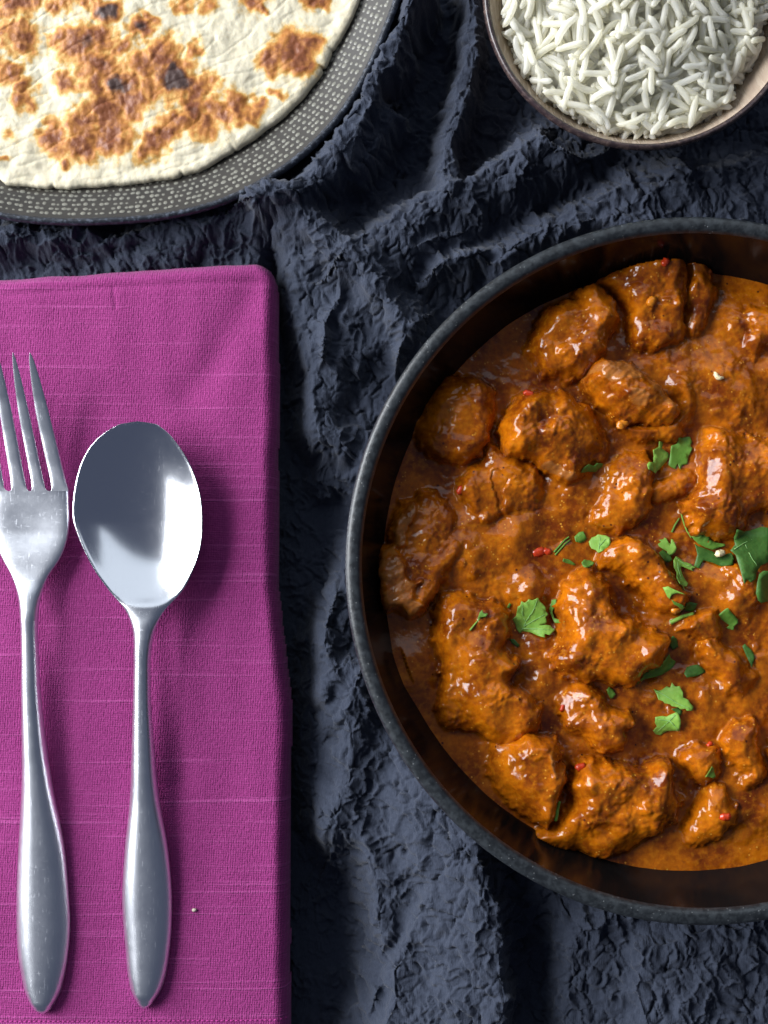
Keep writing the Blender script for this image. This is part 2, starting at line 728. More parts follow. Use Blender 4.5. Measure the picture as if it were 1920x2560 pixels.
def plateau(spec, h, w):
    pl = T(spec, h)
    d = sdf(CX, CY, closed_smooth(pl, 3))
    return h * sst(-w, w, d)


cm = .01
wob = .0012
wX = CX.copy()
CX0, CY0 = CX, CY
CX = CX0 + .0022 * pn(CX0 / .013, CY0 / .013, 51)
CY = CY0 + .0022 * pn(CX0 / .013, CY0 / .013, 52)
H = []
# (side + is to the right of travel)
H.append(ridge('G 1135,-90 1045,150 945,350 850,550 755,720 650,900 585,1040', 2.8 * cm, .66 * cm, .66 * cm, (1, .75), 4.0))
H.append(ridge('G 1500,-90 1505,200 1470,450 1400,700 1340,950 1300,1270 H 1300,230', 2.2 * cm, .62 * cm, .62 * cm, (1, .8), 4.0))
H.append(ridge('G 905,830 H 720,-20 570,60 420,170 220,265 20,290', 2.2 * cm, .6 * cm, .95 * cm, (.75, 1), 3.5))
H.append(ridge('H 20,290 L 1500,90 1250,30 1100,140 950,220 820,270 650,290', 1.25 * cm, .8 * cm, .8 * cm, (1, .45), 2.2))
H.append(ridge('L -80,230 0,205 200,200 400,180 560,215 700,190 900,150 1060,100', 1.0 * cm, .5 * cm, .55 * cm, (1, .8), 2.4))
H.append(ridge('H 180,330 420,470 560,640 690,760 810,890 960,1030 1060,1160', 1.6 * cm, .9 * cm, .8 * cm, (1, .9), 2.3))
H.append(ridge('H 650,620 820,500 950,410 1080,330 1250,255 1450,190 1659,75 K 200,330 350,235 470,200', 2.0 * cm, .6 * cm, 1.4 * cm, (.8, 1), 3.0))
H.append(plateau('H 660,640 800,540 1000,480 1250,440 1480,440 1440,560 1250,680 1100,780 900,900 780,850', 1.45 * cm, .8 * cm))
H.append(ridge('K 120,890 300,790 460,720 650,610 820,545 900,490 1120,430', 1.4 * cm, .65 * cm, .9 * cm, (1, .7), 2.2))
H.append(plateau('K 430,760 660,620 830,545 950,470 1150,330 1400,300 1900,330 1900,800 1100,800', 1.25 * cm, .5 * cm))
H.append(ridge('H 1230,790 1400,720 1520,660', 1.5 * cm, .5 * cm, .6 * cm, (1, 1)))
H.append(plateau('I 330,-120 480,-180 640,0 650,180 600,380 640,560 640,800 560,1000 360,960 340,500', .5 * cm, .4 * cm))
H.append(plateau('H 150,800 300,640 600,900 900,1130 980,1300 500,1500 180,1200', .55 * cm, .5 * cm))
H.append(ridge('H 480,1400 470,1160 560,960 580,800', 1.1 * cm, .3 * cm, .3 * cm, (1, .6)))
H.append(plateau('H 960,1180 1080,1040 1240,1060 1100,1300 980,1420', 1.1 * cm, .3 * cm))
H.append(ridge('I 640,1380 540,1600 520,1800 500,2000 J 500,60 420,200', .9 * cm, .5 * cm, .5 * cm, (1, .8)))
H.append(plateau('I 560,1500 680,1400 720,1900 520,2150 450,2000', .5 * cm, .35 * cm))
H.append(ridge('J 620,40 540,330 590,580 510,880 430,1160', 1.05 * cm, .9 * cm, .6 * cm, (1, .8)))
H.append(plateau('J 480,300 640,150 900,560 1150,850 1100,1000 1000,1250 850,1750 700,1700 640,1250 540,1000 430,900', .5 * cm, .4 * cm))
H.append(plateau('J 1150,880 1120,960 1040,1180 980,1400 900,1620 850,1800 800,1980 720,2260 600,2600 S 1330,2700 1282,2560 1262,2375 1240,2230 1190,2110', .9 * cm, .3 * cm))
H.append(ridge('S 1150,1980 1190,2100 1222,2220 1242,2375 1256,2560 1262,2700', 2.0 * cm, .55 * cm, 2.4 * cm, (1, 1), 2.6))
H.append(plateau('S 1500,2270 1400,2330 1390,2440 1430,2700 2100,2700 2100,2270', .9 * cm, .6 * cm))
H.append(plateau('S 1700,2300 1560,2420 1640,2640 2000,2700 2100,2300', 1.25 * cm, .5 * cm))
H.append(plateau('J 640,2060 740,2000 720,2300 560,2400 500,2200', .5 * cm, .3 * cm))
CX, CY = CX0, CY0
base = .0015
p_ = 4.0
Hc = base + sum(np.clip(h, 0, None) ** p_ for h in H) ** (1 / p_)
Hc -= .0135 * sst(-.0050, .0085, sdf(CX, CY, closed_smooth(T('S 660,690 720,760 752,880 760,1090 850,1140 900,1230 905,1330 880,1430 800,1510 772,1700 772,2050 880,2120 915,2300 900,2700 660,2700', 0), 3)))
# loose large undulation away from the traced folds
Hc += .003 * np.clip(fbm(CX / .05, CY / .05, 8, 2), -1, 1) * sst(.004, .02, Hc + .016)
# where the dishes and the napkin stand, the cloth is pressed flat
def cap(z):
    global Hc
    Hc = np.minimum(Hc, z)


# the puckers: crumpled little facets, thin creases and raised threads
def crumple(x, y, cell, seed, k=7.0, off=1.0, slope=1.0):
    X = x / cell
    Y = y / cell
    ix = np.floor(X)
    iy = np.floor(Y)
    sw = 0
    sh = 0
    d1 = np.full(X.shape, 9.0)
    d2 = np.full(X.shape, 9.0)
    for dx in (-1, 0, 1):
        for dy in (-1, 0, 1):
            jx = ix + dx
            jy = iy + dy
            ex = X - (jx + _h(jx, jy, seed))
            ey = Y - (jy + _h(jx, jy, seed + 31))
            d = ex * ex + ey * ey
            a = _h(jx, jy, seed + 57) * 2 * pi
            w = np.exp(-k * d)
            sw = sw + w
            sh = sh + w * (off * (_h(jx, jy, seed + 91) - .5) + slope * (np.cos(a) * ex + np.sin(a) * ey))
            m = d < d1
            d2 = np.where(m, d1, np.minimum(d2, d))
            d1 = np.where(m, d, d1)
    return sh / sw, np.sqrt(d2) - np.sqrt(d1)


th_ = .5 + .5 * pn(CX / .05, CY / .05, 31)
ux = CX * np.cos(.45) + CY * np.sin(.45)
uy = -CX * np.sin(.45) + CY * np.cos(.45)
wx = ux + .0022 * pn(CX / .008, CY / .008, 3) + .0007 * pn(CX / .0028, CY / .0028, 13)
wy = uy + .0022 * pn(CX / .008, CY / .008, 4) + .0007 * pn(CX / .0028, CY / .0028, 14)
f1_, e1_ = crumple(wx, wy * .8, .0048, 301, 5, 1.0, .9)
f2_, e2_ = crumple(wx * 1.1, wy * .8, .0026, 401, 5, .9, .8)
f3_, e3_ = crumple(wx, wy * .7, .0016, 501, 5, .9, .6)
sel = sst(-.25, .25, pn(CX / .014, CY / .014, 9))
sel2 = sst(-.2, .3, pn(CX / .006, CY / .006, 19))
f4_, e4_ = crumple(wx * 1.25 + .3, wy * .72, .0042, 601, 7, .9, .9)
cre = np.exp(-(e1_ / .10) ** 2)
rid = np.exp(-(e4_ / .12) ** 2)
puck = (.00075 * f1_ + .00042 * f2_ + .00020 * f3_ + .0003 * f4_ - .0011 * cre * (1 - sel * .8) * sel2 + .0008 * cre * sel * (1 - sel2)
        + .00065 * rid * sel - .0005 * rid * (1 - sel))
rb = np.hypot(CX - BC[0], CY - BC[1])
cap(np.interp(rb, [0, .060, .072, .085, .096, .106, .1095, .118], [.0005, .0005, .003, .008, .015, .028, .045, .1]))
rr = np.hypot(CX - RC[0], CY - RC[1])
cap(np.interp(rr, [0, .026, .034, .042, RR - .004, RR + .004], [.0005, .0005, .006, .014, .026, .1]))
rp = np.hypot(CX - PC[0], CY - PC[1]) / plate_r(np.arctan2(CY - PC[1], CX - PC[0]))
cap(np.interp(rp, [0, .80, .9, 1.0, 1.012], [.0005, .0005, .0035, .0095, .1]))
pe = T(' '.join('%g,%g' % (x, y) for x, y in zip(nap_edge_x, nap_edge_y)), TN)
yo = np.argsort(pe[:, 1])
xe = np.interp(CY, pe[yo, 1], pe[yo, 0])
yt = np.interp(CX, *T('S -400,716 0,706 363,681 643,667 690,668', .003).T)
din = np.minimum(xe - CX, yt - CY)
cap(np.where(din > -.011, NZ0 - .002 + sst(.001, -.011, din) * .018, .1))
Hfold = Hc.copy()
Hc = np.maximum(Hc - .0012 + puck * fade * 1.6, tz + .001)
Hc = np.where(din > .001, np.minimum(Hc, .0010), Hc)
gyy, gxx = np.gradient(Hfold, gy, gx)
nl_ = np.sqrt(1 + gxx ** 2 + gyy ** 2)
dp_ = Hc - Hfold
k_ = np.clip(fade * np.where(dp_ > -.004, 1, 0), 0, 1) * np.where(din > -.012, 0, 1)
lim_ = np.clip(dp_, -.003, .003)
V = np.stack([CX - lim_ * gxx / nl_ * k_, CY - lim_ * gyy / nl_ * k_, Hfold + dp_ * (1 - k_) + k_ * (dp_ - lim_ + lim_ / nl_)], -1).reshape(-1, 3)
cloth = mk('tablecloth', V, grid_faces(*CX.shape), M_cloth)
tag(cloth, 'crinkled charcoal navy cloth lying in loose folds under all the dishes', 'cloth')


# ------------------------------------------------------------------ napkin
def cubic(x, xs, ys):
    """Catmull-Rom style interpolation over uneven knots"""
    xs = np.asarray(xs, float)
    ys = np.asarray(ys, float)
    s = np.argsort(xs)
    xs, ys = xs[s], ys[s]
    d = np.gradient(ys, xs)
    i = np.clip(np.searchsorted(xs, x) - 1, 0, len(xs) - 2)
    h = xs[i + 1] - xs[i]
    t = np.clip((x - xs[i]) / h, 0, 1)
    return ((2 * t ** 3 - 3 * t ** 2 + 1) * ys[i] + (t ** 3 - 2 * t ** 2 + t) * h * d[i]
            + (-2 * t ** 3 + 3 * t ** 2) * ys[i + 1] + (t ** 3 - t ** 2) * h * d[i + 1])


nx = np.linspace(-.172, -.028, 330)
ny = np.linspace(-.20, .087, 620)
NX, NY = np.meshgrid(nx, ny)
xe = np.interp(NY, pe[yo, 1], pe[yo, 0])
xe = xe + .0004 * pn(NY / .012, NY * 0, 4)
yt = np.interp(NX, *T('S -400,716 0,706 363,681 560,668 643,666 680,672 700,690', .003).T) + .0004 * pn(NX / .012, NX * 0, 14)
dx_ = xe - NX
dy_ = yt - NY
dd = np.minimum(dx_, dy_)
rc = .006
corner = (dx_ < rc) & (dy_ < rc)
dd = np.where(corner, rc - np.hypot(rc - dx_, rc - dy_), dd)
edge = .0050
tt_ = np.clip(dd / edge, 0, 1)
prof = np.sqrt(np.clip(1 - (1 - tt_) ** 2, 0, 1))
sag = (.0007 * pn(NX / .035, NY / .05, 3) + .00035 * pn(NX / .012, NY / .03, 9))
val, _, _ = line_dist(NX, NY, T('S 640,700 590,800 540,900 470,980', TN))
sag = sag - .0011 * np.exp(-(val / .006) ** 2)
v2, _, _ = line_dist(NX, NY, T('S 283,720 290,770', TN))
sag = sag - .00028 * np.exp(-(v2 / .0006) ** 2)
v3, s3, _ = line_dist(NX, NY, T('S -300,765 0,738 300,718 560,706 690,704', TN))
sag = sag - .0004 * np.exp(-(v3 / .0012) ** 2)
for spx, dp in (('S 420,1560 430,1760 445,1950', .0010), ('S 120,1560 150,1800 160,2000', .0008)):
    v4, _, _ = line_dist(NX, NY, T(spx, TN))
    sag = sag - dp * np.exp(-(v4 / .004) ** 2)
NZ = NZ0 + (TN - NZ0) * prof + sag * sst(0, .004, dd)
napkin, used, nv = masked_solid('napkin', NX, NY, np.where(dd < 0, NZ0, NZ), dd > -.0004, .0012, M_napkin, loc=(-.10, -.05, .0012))
tag(napkin, 'folded magenta linen napkin under the fork and spoon', 'napkin')


def napkin_z(x, y):
    i = np.clip(np.searchsorted(nx, x), 0, len(nx) - 1)
    j = np.clip(np.searchsorted(ny, y), 0, len(ny) - 1)
    return NZ[j, i]


# hem stitches along the lower end of the napkin
def bean(name, L, w, h, n=8, k=6, bend=0.0, seed=0):
    r = random.Random(seed)
    t = np.linspace(-1, 1, n)
    V = []
    for a in t:
        rad = max(0.02, (1 - abs(a) ** 6.0)) ** .5
        for q in range(k):
            th = 2 * pi * q / k
            V.append((a * L / 2, bend * L * (a * a - .35) + rad * w / 2 * cos(th), rad * h / 2 * sin(th)))
    V = np.array(V)
    F = [grid_faces(n, k, True)]
    n0 = len(V)
    V = np.r_[V, [V[:k].mean(0)], [V[-k:].mean(0)]]
    i = np.arange(k)
    F.append(np.c_[(i + 1) % k, i, np.full(k, n0)])
    F.append(np.c_[i + n0 - k, (i + 1) % k + n0 - k, np.full(k, n0 + 1)])
    return V, F


Vs, Fs = bean('stitch', .00125, .00042, .0004, 4, 4)
st0 = None
for k in range(62):
    sx = -20 + k * 12.0
    if sx > 712:
        break
    x, y = P(sx, 2553 - .004 * sx, TN)
    x, y = float(x), float(y)
    z = float(napkin_z(x, y)) + .0001
    if st0 is None:
        st0 = mk('stitch', Vs, Fs, M_stitch)
        oo = st0
    else:
        oo = st0.copy()
        COL.objects.link(oo)
    oo.parent = napkin
    oo.location = np.array((x, y, z)) - np.array(napkin.location)


# ------------------------------------------------------------------ cutlery
def loft(name, rows, m, parent, cap0=True, cap1=True, nt=17):
    """rows: list of (left xyz, right xyz, top offsets(s)->dz, thickness)"""
    s = np.sin(np.linspace(-pi / 2, pi / 2, nt))
    V = []
    for (Lp, Rp, topf, th, er) in rows:
        Lp = np.array(Lp)
        Rp = np.array(Rp)
        mid = (Lp + Rp) / 2
        hw = (Rp - Lp) / 2
        zt = topf(s)
        edge_ = np.sqrt(np.clip(1 - np.abs(s) ** 6, 0, 1))
        for k in range(nt):
            V.append(mid + hw * s[k] + np.array((0, 0, zt[k] + (edge_[k] - 1) * th * .5 * er)))
        for k in range(nt - 2, 0, -1):
            V.append(mid + hw * s[k] + np.array((0, 0, zt[k] - th + (1 - edge_[k]) * th * .5 * er)))
    n = 2 * nt - 2
    V = np.array(V)
    F = [grid_faces(len(rows), n, True)[:, ::-1]]
    return mk(name, V, F, m, parent, loc=None) if False else (V, F)


def finish(name, V, F, m, parent, caps):
    n = 32
    F = list(F)
    nr = len(V) // n
    i = np.arange(n)
    if caps[0]:
        V = np.r_[V, [V[:n].mean(0)]]
        F.append(np.c_[i, (i + 1) % n, np.full(n, len(V) - 1)])
    if caps[1]:
        a = (nr - 1) * n
        V = np.r_[V, [V[a:a + n].mean(0)]]
        F.append(np.c_[(i + 1) % n + a, i + a, np.full(n, len(V) - 1)])
    o = mk(name, V, F, m, None)
    o.parent = parent
    o.location = -np.array(parent.location)
    return o


def rows_from(ypx, xl, xr, zf, topfun, thf, erf=lambda y: 1.0):
    rows = []
    for y, a, b in zip(ypx, xl, xr):
        z = float(zf(y))
        ax, ay = P(a, y, z)
        bx_, by_ = P(b, y, z)
        hw = (float(bx_) - float(ax)) / 2
        f_ = topfun(y)
        k_ = min(1.0, hw / .0042)
        g_ = (lambda s, f_=f_, k_=k_: f_(s) * k_)
        rows.append(((float(ax), float(ay), z), (float(bx_), float(by_), z), g_, thf(y) * min(1.0, .25 + .75 * hw / .004), erf(y)))
    return rows


# spoon: traced half outlines (photo px)
sp_y = [1053, 1058, 1068, 1086, 1107, 1148, 1190, 1236, 1300, 1352, 1383, 1430, 1476, 1528, 1570, 1637, 1715, 1870, 1987, 2131, 2247, 2380, 2450, 2479, 2502, 2515, 2522]
sp_l = [342, 307, 282, 254, 232, 206, 192, 183.5, 182.5, 199, 212.5, 238, 271, 313, 329, 333, 332, 328, 324, 310, 304, 312.5, 320, 327, 339, 348, 358]
sp_r = [346, 382, 402, 424, 441, 468, 487, 500, 505.5, 503, 497, 480, 456, 410, 389, 377, 376, 385, 396, 420, 429, 423, 411, 401, 386, 375, 362]
ys_b = np.r_[1053 + (1 - np.cos(np.linspace(0, pi / 2, 26))) * 190, np.linspace(1250, 1600, 42)[0:]]
ys_h = np.r_[np.linspace(1600, 2400, 60), 2400 + np.sin(np.linspace(0.05, pi / 2, 22)) * 122]
spoon_z = lambda y: TN - .005 + np.interp(y, [1053, 1150, 1300, 1420, 1520, 1600, 1750, 2000, 2300, 2450, 2522], [.0160, .0154, .0148, .0150, .0155, .0150, .0130, .0096, .0077, .0074, .0070])


def spoon_top(y):
    dep = .0076 * float(np.clip(1 - ((y - 1275) / 235.0) ** 2, 0, 1)) ** .8
    dome = .0031 * float(sst(1490, 1640, y))
    return lambda s: -dep * (1 - np.abs(s) ** 2.2) + dome * (1 - np.abs(s) ** 2.8)


spx_, spy_ = P(350, 1800, .01)
spoon = empty('spoon', (float(spx_), float(spy_), TN - .001))
tag(spoon, 'stainless steel spoon lying on the magenta napkin right of the fork', 'spoon')
V, F = loft('b', rows_from(ys_b, cubic(ys_b, sp_y, sp_l), cubic(ys_b, sp_y, sp_r), spoon_z, spoon_top, lambda y: .0013 + .0012 * float(sst(1480, 1600, y))), None, None)
finish('spoon_bowl', V, F, M_steel, spoon, (True, False))
po = spoon.children[0] if spoon.children else bpy.data.objects['spoon_bowl']
po = bpy.data.objects['spoon_bowl']
ypol = np.repeat(ys_b, 32)
fattr(po, 'polish', np.r_[1 - sst(1440, 1590, ypol), 1.0])
V, F = loft('h', rows_from(ys_h, cubic(ys_h, sp_y, sp_l), cubic(ys_h, sp_y, sp_r), spoon_z, spoon_top, lambda y: .0025), None, None)
finish('handle', V, F, M_steel, spoon, (False, True))

# fork
fk_y = [1228, 1260, 1300, 1341, 1393, 1440, 1492, 1559, 1640, 1715, 1818, 1960, 2131, 2247, 2305, 2392, 2440, 2490, 2515, 2528, 2534]
fk_l = [-22, -21.5, -19, -14, 2, 27, 43, 49, 51, 51, 52, 52, 43, 38.5, 38.5, 43, 51, 64, 78, 90, 103]
fk_r = [171, 172, 172, 168, 150, 119, 101, 94, 96, 99, 109, 129, 161, 171, 174, 168, 160, 146, 132, 121, 110]
fork_z = lambda y: TN - .005 + np.interp(y, [880, 930, 1000, 1080, 1160, 1240, 1330, 1430, 1540, 1700, 1900, 2200, 2450, 2534], [.0235, .0205, .0165, .0132, .0110, .0100, .0105, .0120, .0128, .0112, .0090, .0077, .0074, .0070])
fork_top = lambda y: (lambda s: .0031 * float(sst(1420, 1560, y)) * (1 - np.abs(s) ** 2.8) - .0006 * float(sst(1400, 1320, y) * sst(1229, 1300, y)) * (1 - s * s))
fpx, fpy = P(80, 1800, .01)
fork = empty('fork', (float(fpx), float(fpy), TN - .001))
tag(fork, 'stainless steel fork lying on the magenta napkin at the left edge', 'fork')
yh = np.linspace(1228, 1560, 40)
V, F = loft('h', rows_from(yh, cubic(yh, fk_y, fk_l), cubic(yh, fk_y, fk_r), fork_z, fork_top, lambda y: .0020 + .0006 * float(sst(1450, 1560, y))), None, None)
finish('fork_head', V, F, M_steel, fork, (False, False))
yh = np.r_[np.linspace(1560, 2420, 60), 2420 + np.sin(np.linspace(.05, pi / 2, 22)) * 114]
V, F = loft('h', rows_from(yh, cubic(yh, fk_y, fk_l), cubic(yh, fk_y, fk_r), fork_z, fork_top, lambda y: .0026), None, None)
finish('handle', V, F, M_steel, fork, (False, True))
# tines: right edge base, left edge base, tip right, tip left (px)
for (rb_, lb_, rt_, lt_, fr, fl) in ((171, 131, 79, 71, 171, 122.5), (114, 82, 37, 28, 122.5, 74.5), (67, 30, -5, -14, 74.5, 25), (11, -22, -49, -57, 25, -22)):
    yb = np.r_[1228 - (1 - np.cos(np.linspace(0, pi / 2, 8))) * 10, np.linspace(1214, 905, 34), 905 - np.sin(np.linspace(.15, pi / 2, 8)) * 23]
    t = np.clip((1228 - yb) / 345.0, 0, 1)
    k = t + .10 * np.sin(pi * t)
    wd = (rb_ - lb_) * np.interp(t, [0, .3, .59, .80, .87, 1.0], [1.0, .95, .84, .60, .48, .21])
    mid = (rb_ + lb_) / 2 + ((rt_ + lt_) / 2 - (rb_ + lb_) / 2) * (t + .03 * np.sin(pi * t))
    R_ = mid + wd / 2
    L_ = mid - wd / 2
    fl_ = np.clip(1 - (1228 - yb) / 10.0, 0, 1)
    f2 = 1 - np.sqrt(np.clip(1 - fl_ ** 2, 0, 1))
    R_ = R_ + (fr - rb_) * f2
    L_ = L_ + (fl - lb_) * f2
    tipk = np.sqrt(np.clip(1 - ((905 - yb) / 23.5).clip(0, 1) ** 2, 0.02, 1))
    mid = (R_ + L_) / 2
    R_ = mid + (R_ - mid) * tipk
    L_ = mid + (L_ - mid) * tipk
    V, F = loft('t', rows_from(yb[::-1], L_[::-1], R_[::-1], fork_z, lambda y: (lambda s: .0003 * (1 - s * s) - .0003 * float(sst(1150, 1228, y)) * (1 - s * s)), lambda y: .0012 + .0008 * float(sst(950, 1228, y)), lambda y: 1 - float(sst(1196, 1224, y))), None, None)
    finish('tine', V, F, M_steel, fork, (True, False))

# ------------------------------------------------------------------ plate
ploc = (float(PC[0]), float(PC[1]), .001)
plate = empty('plate', ploc)
tag(plate, 'dark round plate with a ring of pale dots under the flatbread', 'plate')
rsP = lambda th: plate_r(th) / PR
wall0, wall1 = .82, .978                      # sloping dotted wall, as parts of the radius
z_in, z_out = .0052, .0145
prof = [(0.0001, .0042), (PR * .5, .0042), (PR * .76, .0042), (PR * wall0, z_in), (PR * .87, .0080), (PR * .92, .0112), (PR * wall1, z_out),
        ]
lathe('well', prof, PC, 240, M_taupe, plate, rsP, loc=ploc).location = (0, 0, 0)
profr = [(PR * wall1, z_out), (PR * .980, .0152), (PR * .984, .0160), (PR * .990, .0163), (PR * .996, .0158), (PR * 1.0, .0148), (PR * .998, .0135),
         (PR * .93, .0090), (PR * .82, .0042), (PR * .80, .0022), (PR * .78, .0018), (PR * .5, .0020), (.0001, .0020)]
lathe('rim', profr, PC, 240, M_prim, plate, rsP, loc=ploc).location = (0, 0, 0)
# dots: raised pads in staggered rings
DV, DF = [], []
rng = np.random.default_rng(5)
nrow = 12
for k in range(nrow):
    f = wall0 - .035 + (k + .5) / nrow * (wall1 - wall0 + .027)
    rad = PR * f
    cnt = int(2 * pi * rad / .0023)
    for q in range(cnt):
        th = 2 * pi * (q + .5 * (k % 2) + rng.uniform(-.24, .24)) / cnt
        if not (-2.2 < th - 2 * pi * round(th / (2 * pi)) < .9):
            if q % 2:
                pass
        rr_ = float(plate_r(th)) * f + rng.uniform(-.0002, .0002)
        slope = (z_out - z_in) / (PR * (wall1 - wall0)) if f > wall0 else (z_in - .0042) / (PR * (wall0 - .76))
        z = float(np.interp(f, [.76, wall0, .87, .92, wall1], [.0042, z_in, .0080, .0112, z_out])) + .0001
        a_, b_ = .00096 * rng.uniform(.65, 1.1), .00076 * rng.uniform(.7, 1.05)
        c_, s_ = cos(th), sin(th)
        er = np.array((c_, s_, slope)) / math.hypot(1, slope)
        et = np.array((-s_, c_, 0))
        nn = np.cross(er, et)
        c0_ = np.array((PC[0] + rr_ * c_, PC[1] + rr_ * s_, z))
        i0 = len(DV)
        DV.append(c0_ + nn * .00014)
        for e in range(8):
            g = e / 8 * 2 * pi
            DV.append(c0_ + et * a_ * cos(g) + er * b_ * sin(g) - nn * .0001)
        for e in range(8):
            DF.append((i0, i0 + 1 + e, i0 + 1 + (e + 1) % 8))
dots = mk('dots', np.array(DV), [np.array(DF)], M_dots, None)
dots.parent = plate
dots.location = -np.array(ploc)
tag(dots, kind='stuff')

# ------------------------------------------------------------------ flatbread
ZBR = .0105
br_pts = T('S 0,446 14,466 60,470 120,474 200,472 290,466 345,460 420,449 500,432 545,402 600,372 660,332 720,284 772,232 800,196 830,140 860,88 890,35 905,-20', ZBR - .002)
BRC = np.array([float(v) for v in P(150, -330, ZBR)])
br_raw = radial(br_pts, BRC)
br_r = smooth_r(br_raw, .012, 5)
nth = 900
# fine angular steps in the part of the disc in view, coarse elsewhere
tha = np.r_[np.linspace(-2.35, .75, 820, endpoint=False), np.linspace(.75, 2 * pi - 2.35, 160, endpoint=False)]
rho = np.r_[np.linspace(.03, .30, 14, endpoint=False), np.linspace(.30, .985, 190), .992, .997, 1.0, 1.0, .996, .985]
TH, RHO = np.meshgrid(tha, rho)
rough_r = br_r(TH) + .0005 * pn(TH * 16, TH * 0 + 3, 5) + .00016 * pn(TH * 60, TH * 0 + 1, 6)
cr_ = np.zeros_like(TH)
for a0, dpt in ((-2.045, .0022), (-1.575, .0012), (-1.19, .0018), (-1.02, .0014), (-.66, .0030), (-.60, .0015)):
    cr_ += dpt * np.exp(-((TH - a0) / .006) ** 2)
rough_r = rough_r - .4 * cr_ * sst(.965, 1.0, RHO)
BX = BRC[0] + RHO * rough_r * np.cos(TH)
BY = BRC[1] + RHO * rough_r * np.sin(TH)
rel = (.0008 * fbm(BX / .018, BY / .018, 41, 3) + .00025 * pn(BX / .0035, BY / .0055, 44) + .00010 * pn(BX / .0016, BY / .0019, 45)
       - .00025 * np.clip(1 - np.abs(pn((BX + .4 * BY) / .016, (BY - .4 * BX) / .0060, 46)) * 6, 0, 1))
top = ZBR + rel * sst(1.0, .97, RHO)
ed = np.clip((1 - RHO) / .05, 0, 1)
top = top - .0030 * (1 - np.sqrt(np.clip(1 - (1 - ed) ** 2, 0, 1)))
nlast = len(rho)
top[nlast - 3] = ZBR - .0038
top[nlast - 2] = ZBR - .0050
top[nlast - 1] = ZBR - .0056
# keep the whole disc above the plate's wall
fr_ = np.hypot(BX - PC[0], BY - PC[1]) / plate_r(np.arctan2(BY - PC[1], BX - PC[0]))
lift = np.interp(fr_, [0, .80, .87, .92, .965, 1], [0, 0, .0030, .0062, .0095, .011])
lift = lift * 1.0
top = top + np.maximum(0, lift - .0012)
toast_b = [(330, 190, 95, 1), (430, 160, 75, 1), (255, 165, 50, .8), (465, 60, 62, 1), (600, 125, 52, 1), (650, 80, 40, .8), (540, 200, 50, .9),
           (430, 280, 100, 1), (300, 360, 55, .9), (400, 370, 60, 1), (520, 360, 80, 1), (700, 240, 85, 1), (760, 330, 95, 1.1), (840, 215, 40, .8), (620, 290, 70, 1),
           (650, 390, 70, .8), (560, 440, 80, 1), (450, 480, 105, 1.05), (345, 530, 70, .9), (480, 560, 95, 1), (240, 600, 75, 1), (360, 625, 85, 1), (220, 555, 50, .8),
           (480, 620, 70, 1), (650, 620, 75, 1), (710, 580, 70, 1), (770, 540, 70, .9), (850, 400, 70, 1), (900, 360, 55, .8), (830, 470, 80, 1.05), (950, 480, 70, .9),
           (1030, 455, 60, .95), (1110, 470, 40, .8), (1190, 410, 33, .8), (1070, 500, 50, .8), (880, 545, 65, .85), (1270, 225, 100, 1.15), (1340, 185, 60, 1), (1180, 262, 62, 1),
           (1310, 280, 60, 1), (1100, 10, 62, 1), (1130, 45, 30, .9), (1370, -5, 50, 1), (95, 165, 85, 1), (20, 110, 40, .8), (40, 315, 55, .9), (95, 365, 38, .9), (110, 430, 60, .8), (150, 455, 30, .8),
           (258, 698, 30, .9), (18, 690, 20, .7), (70, 0, 90, 1), (165, 0, 50, .9), (252, 32, 36, .8), (800, 10, 50, .7), (900, 15, 50, .7), (30, 580, 40, .5), (390, 20, 50, .9), (-60, 250, 80, 1), (300, -60, 90, 1)]
char_b = [(465, 58, 40, 1), (600, 125, 24, .8), (515, 372, 42, .95), (762, 345, 60, 1.1), (745, 290, 30, .8), (360, 190, 40, .6), (690, 310, 40, .5), (835, 470, 34, .5), (450, 275, 26, .5), (500, 330, 24, .6), (1350, 200, 30, .4), (1190, 240, 30, .35)]
def splat(lst, warp):
    acc = np.zeros_like(BX)
    wxx = BX + warp * pn(BX / .008, BY / .008, 61) + warp * .5 * pn(BX / .003, BY / .003, 63)
    wyy = BY + warp * pn(BX / .008, BY / .008, 62) + warp * .5 * pn(BX / .003, BY / .003, 64)
    for (x, y, r, s) in lst:
        c = T('1 %g,%g' % (x, y), ZBR)[0]
        rad = r / 1.728 / PXM * .97
        acc = np.maximum(acc, s * np.exp(-(((wxx - c[0]) ** 2 + (wyy - c[1]) ** 2) / rad ** 2) ** 1.1 * .85))
    return acc


tst = splat(toast_b, .0028)
far_t = .8 * sst(.15, .5, fbm(BX / .03, BY / .03, 70, 3))
outm = sst(-.17, -.14, BY * 0 - np.abs(BX)) * sst(.20, .18, BY)
tst = np.where((BY > .176) | (BX < -.140), far_t, tst)
chb = splat(char_b, .0018)
chb = np.where((BY > .18) | (BX < -.14), 0, chb)
tst = tst + .14 * fbm(BX / .0035, BY / .0035, 71, 2) * sst(.05, .4, tst)
# browned blisters stand a little proud
top = top + .0003 * sst(.2, .9, tst) + .0002 * sst(.3, .8, tst) * pn(BX / .0022, BY / .0022, 73)
V = np.stack([BX, BY, top], -1).reshape(-1, 3)
F = [grid_faces(len(rho), len(tha), True)[:, ::-1]]
n = len(tha)
V = np.r_[V, [[BRC[0], BRC[1], ZBR]], [[BRC[0], BRC[1], ZBR - .0056]]]
i = np.arange(n)
F.append(np.c_[i, (i + 1) % n, np.full(n, len(V) - 2)][:, ::1])
a = (len(rho) - 1) * n
F.append(np.c_[(i + 1) % n + a, i + a, np.full(n, len(V) - 1)])
bread = mk('flatbread', V, F, M_bread, loc=(BRC[0], BRC[1], ZBR - .006))
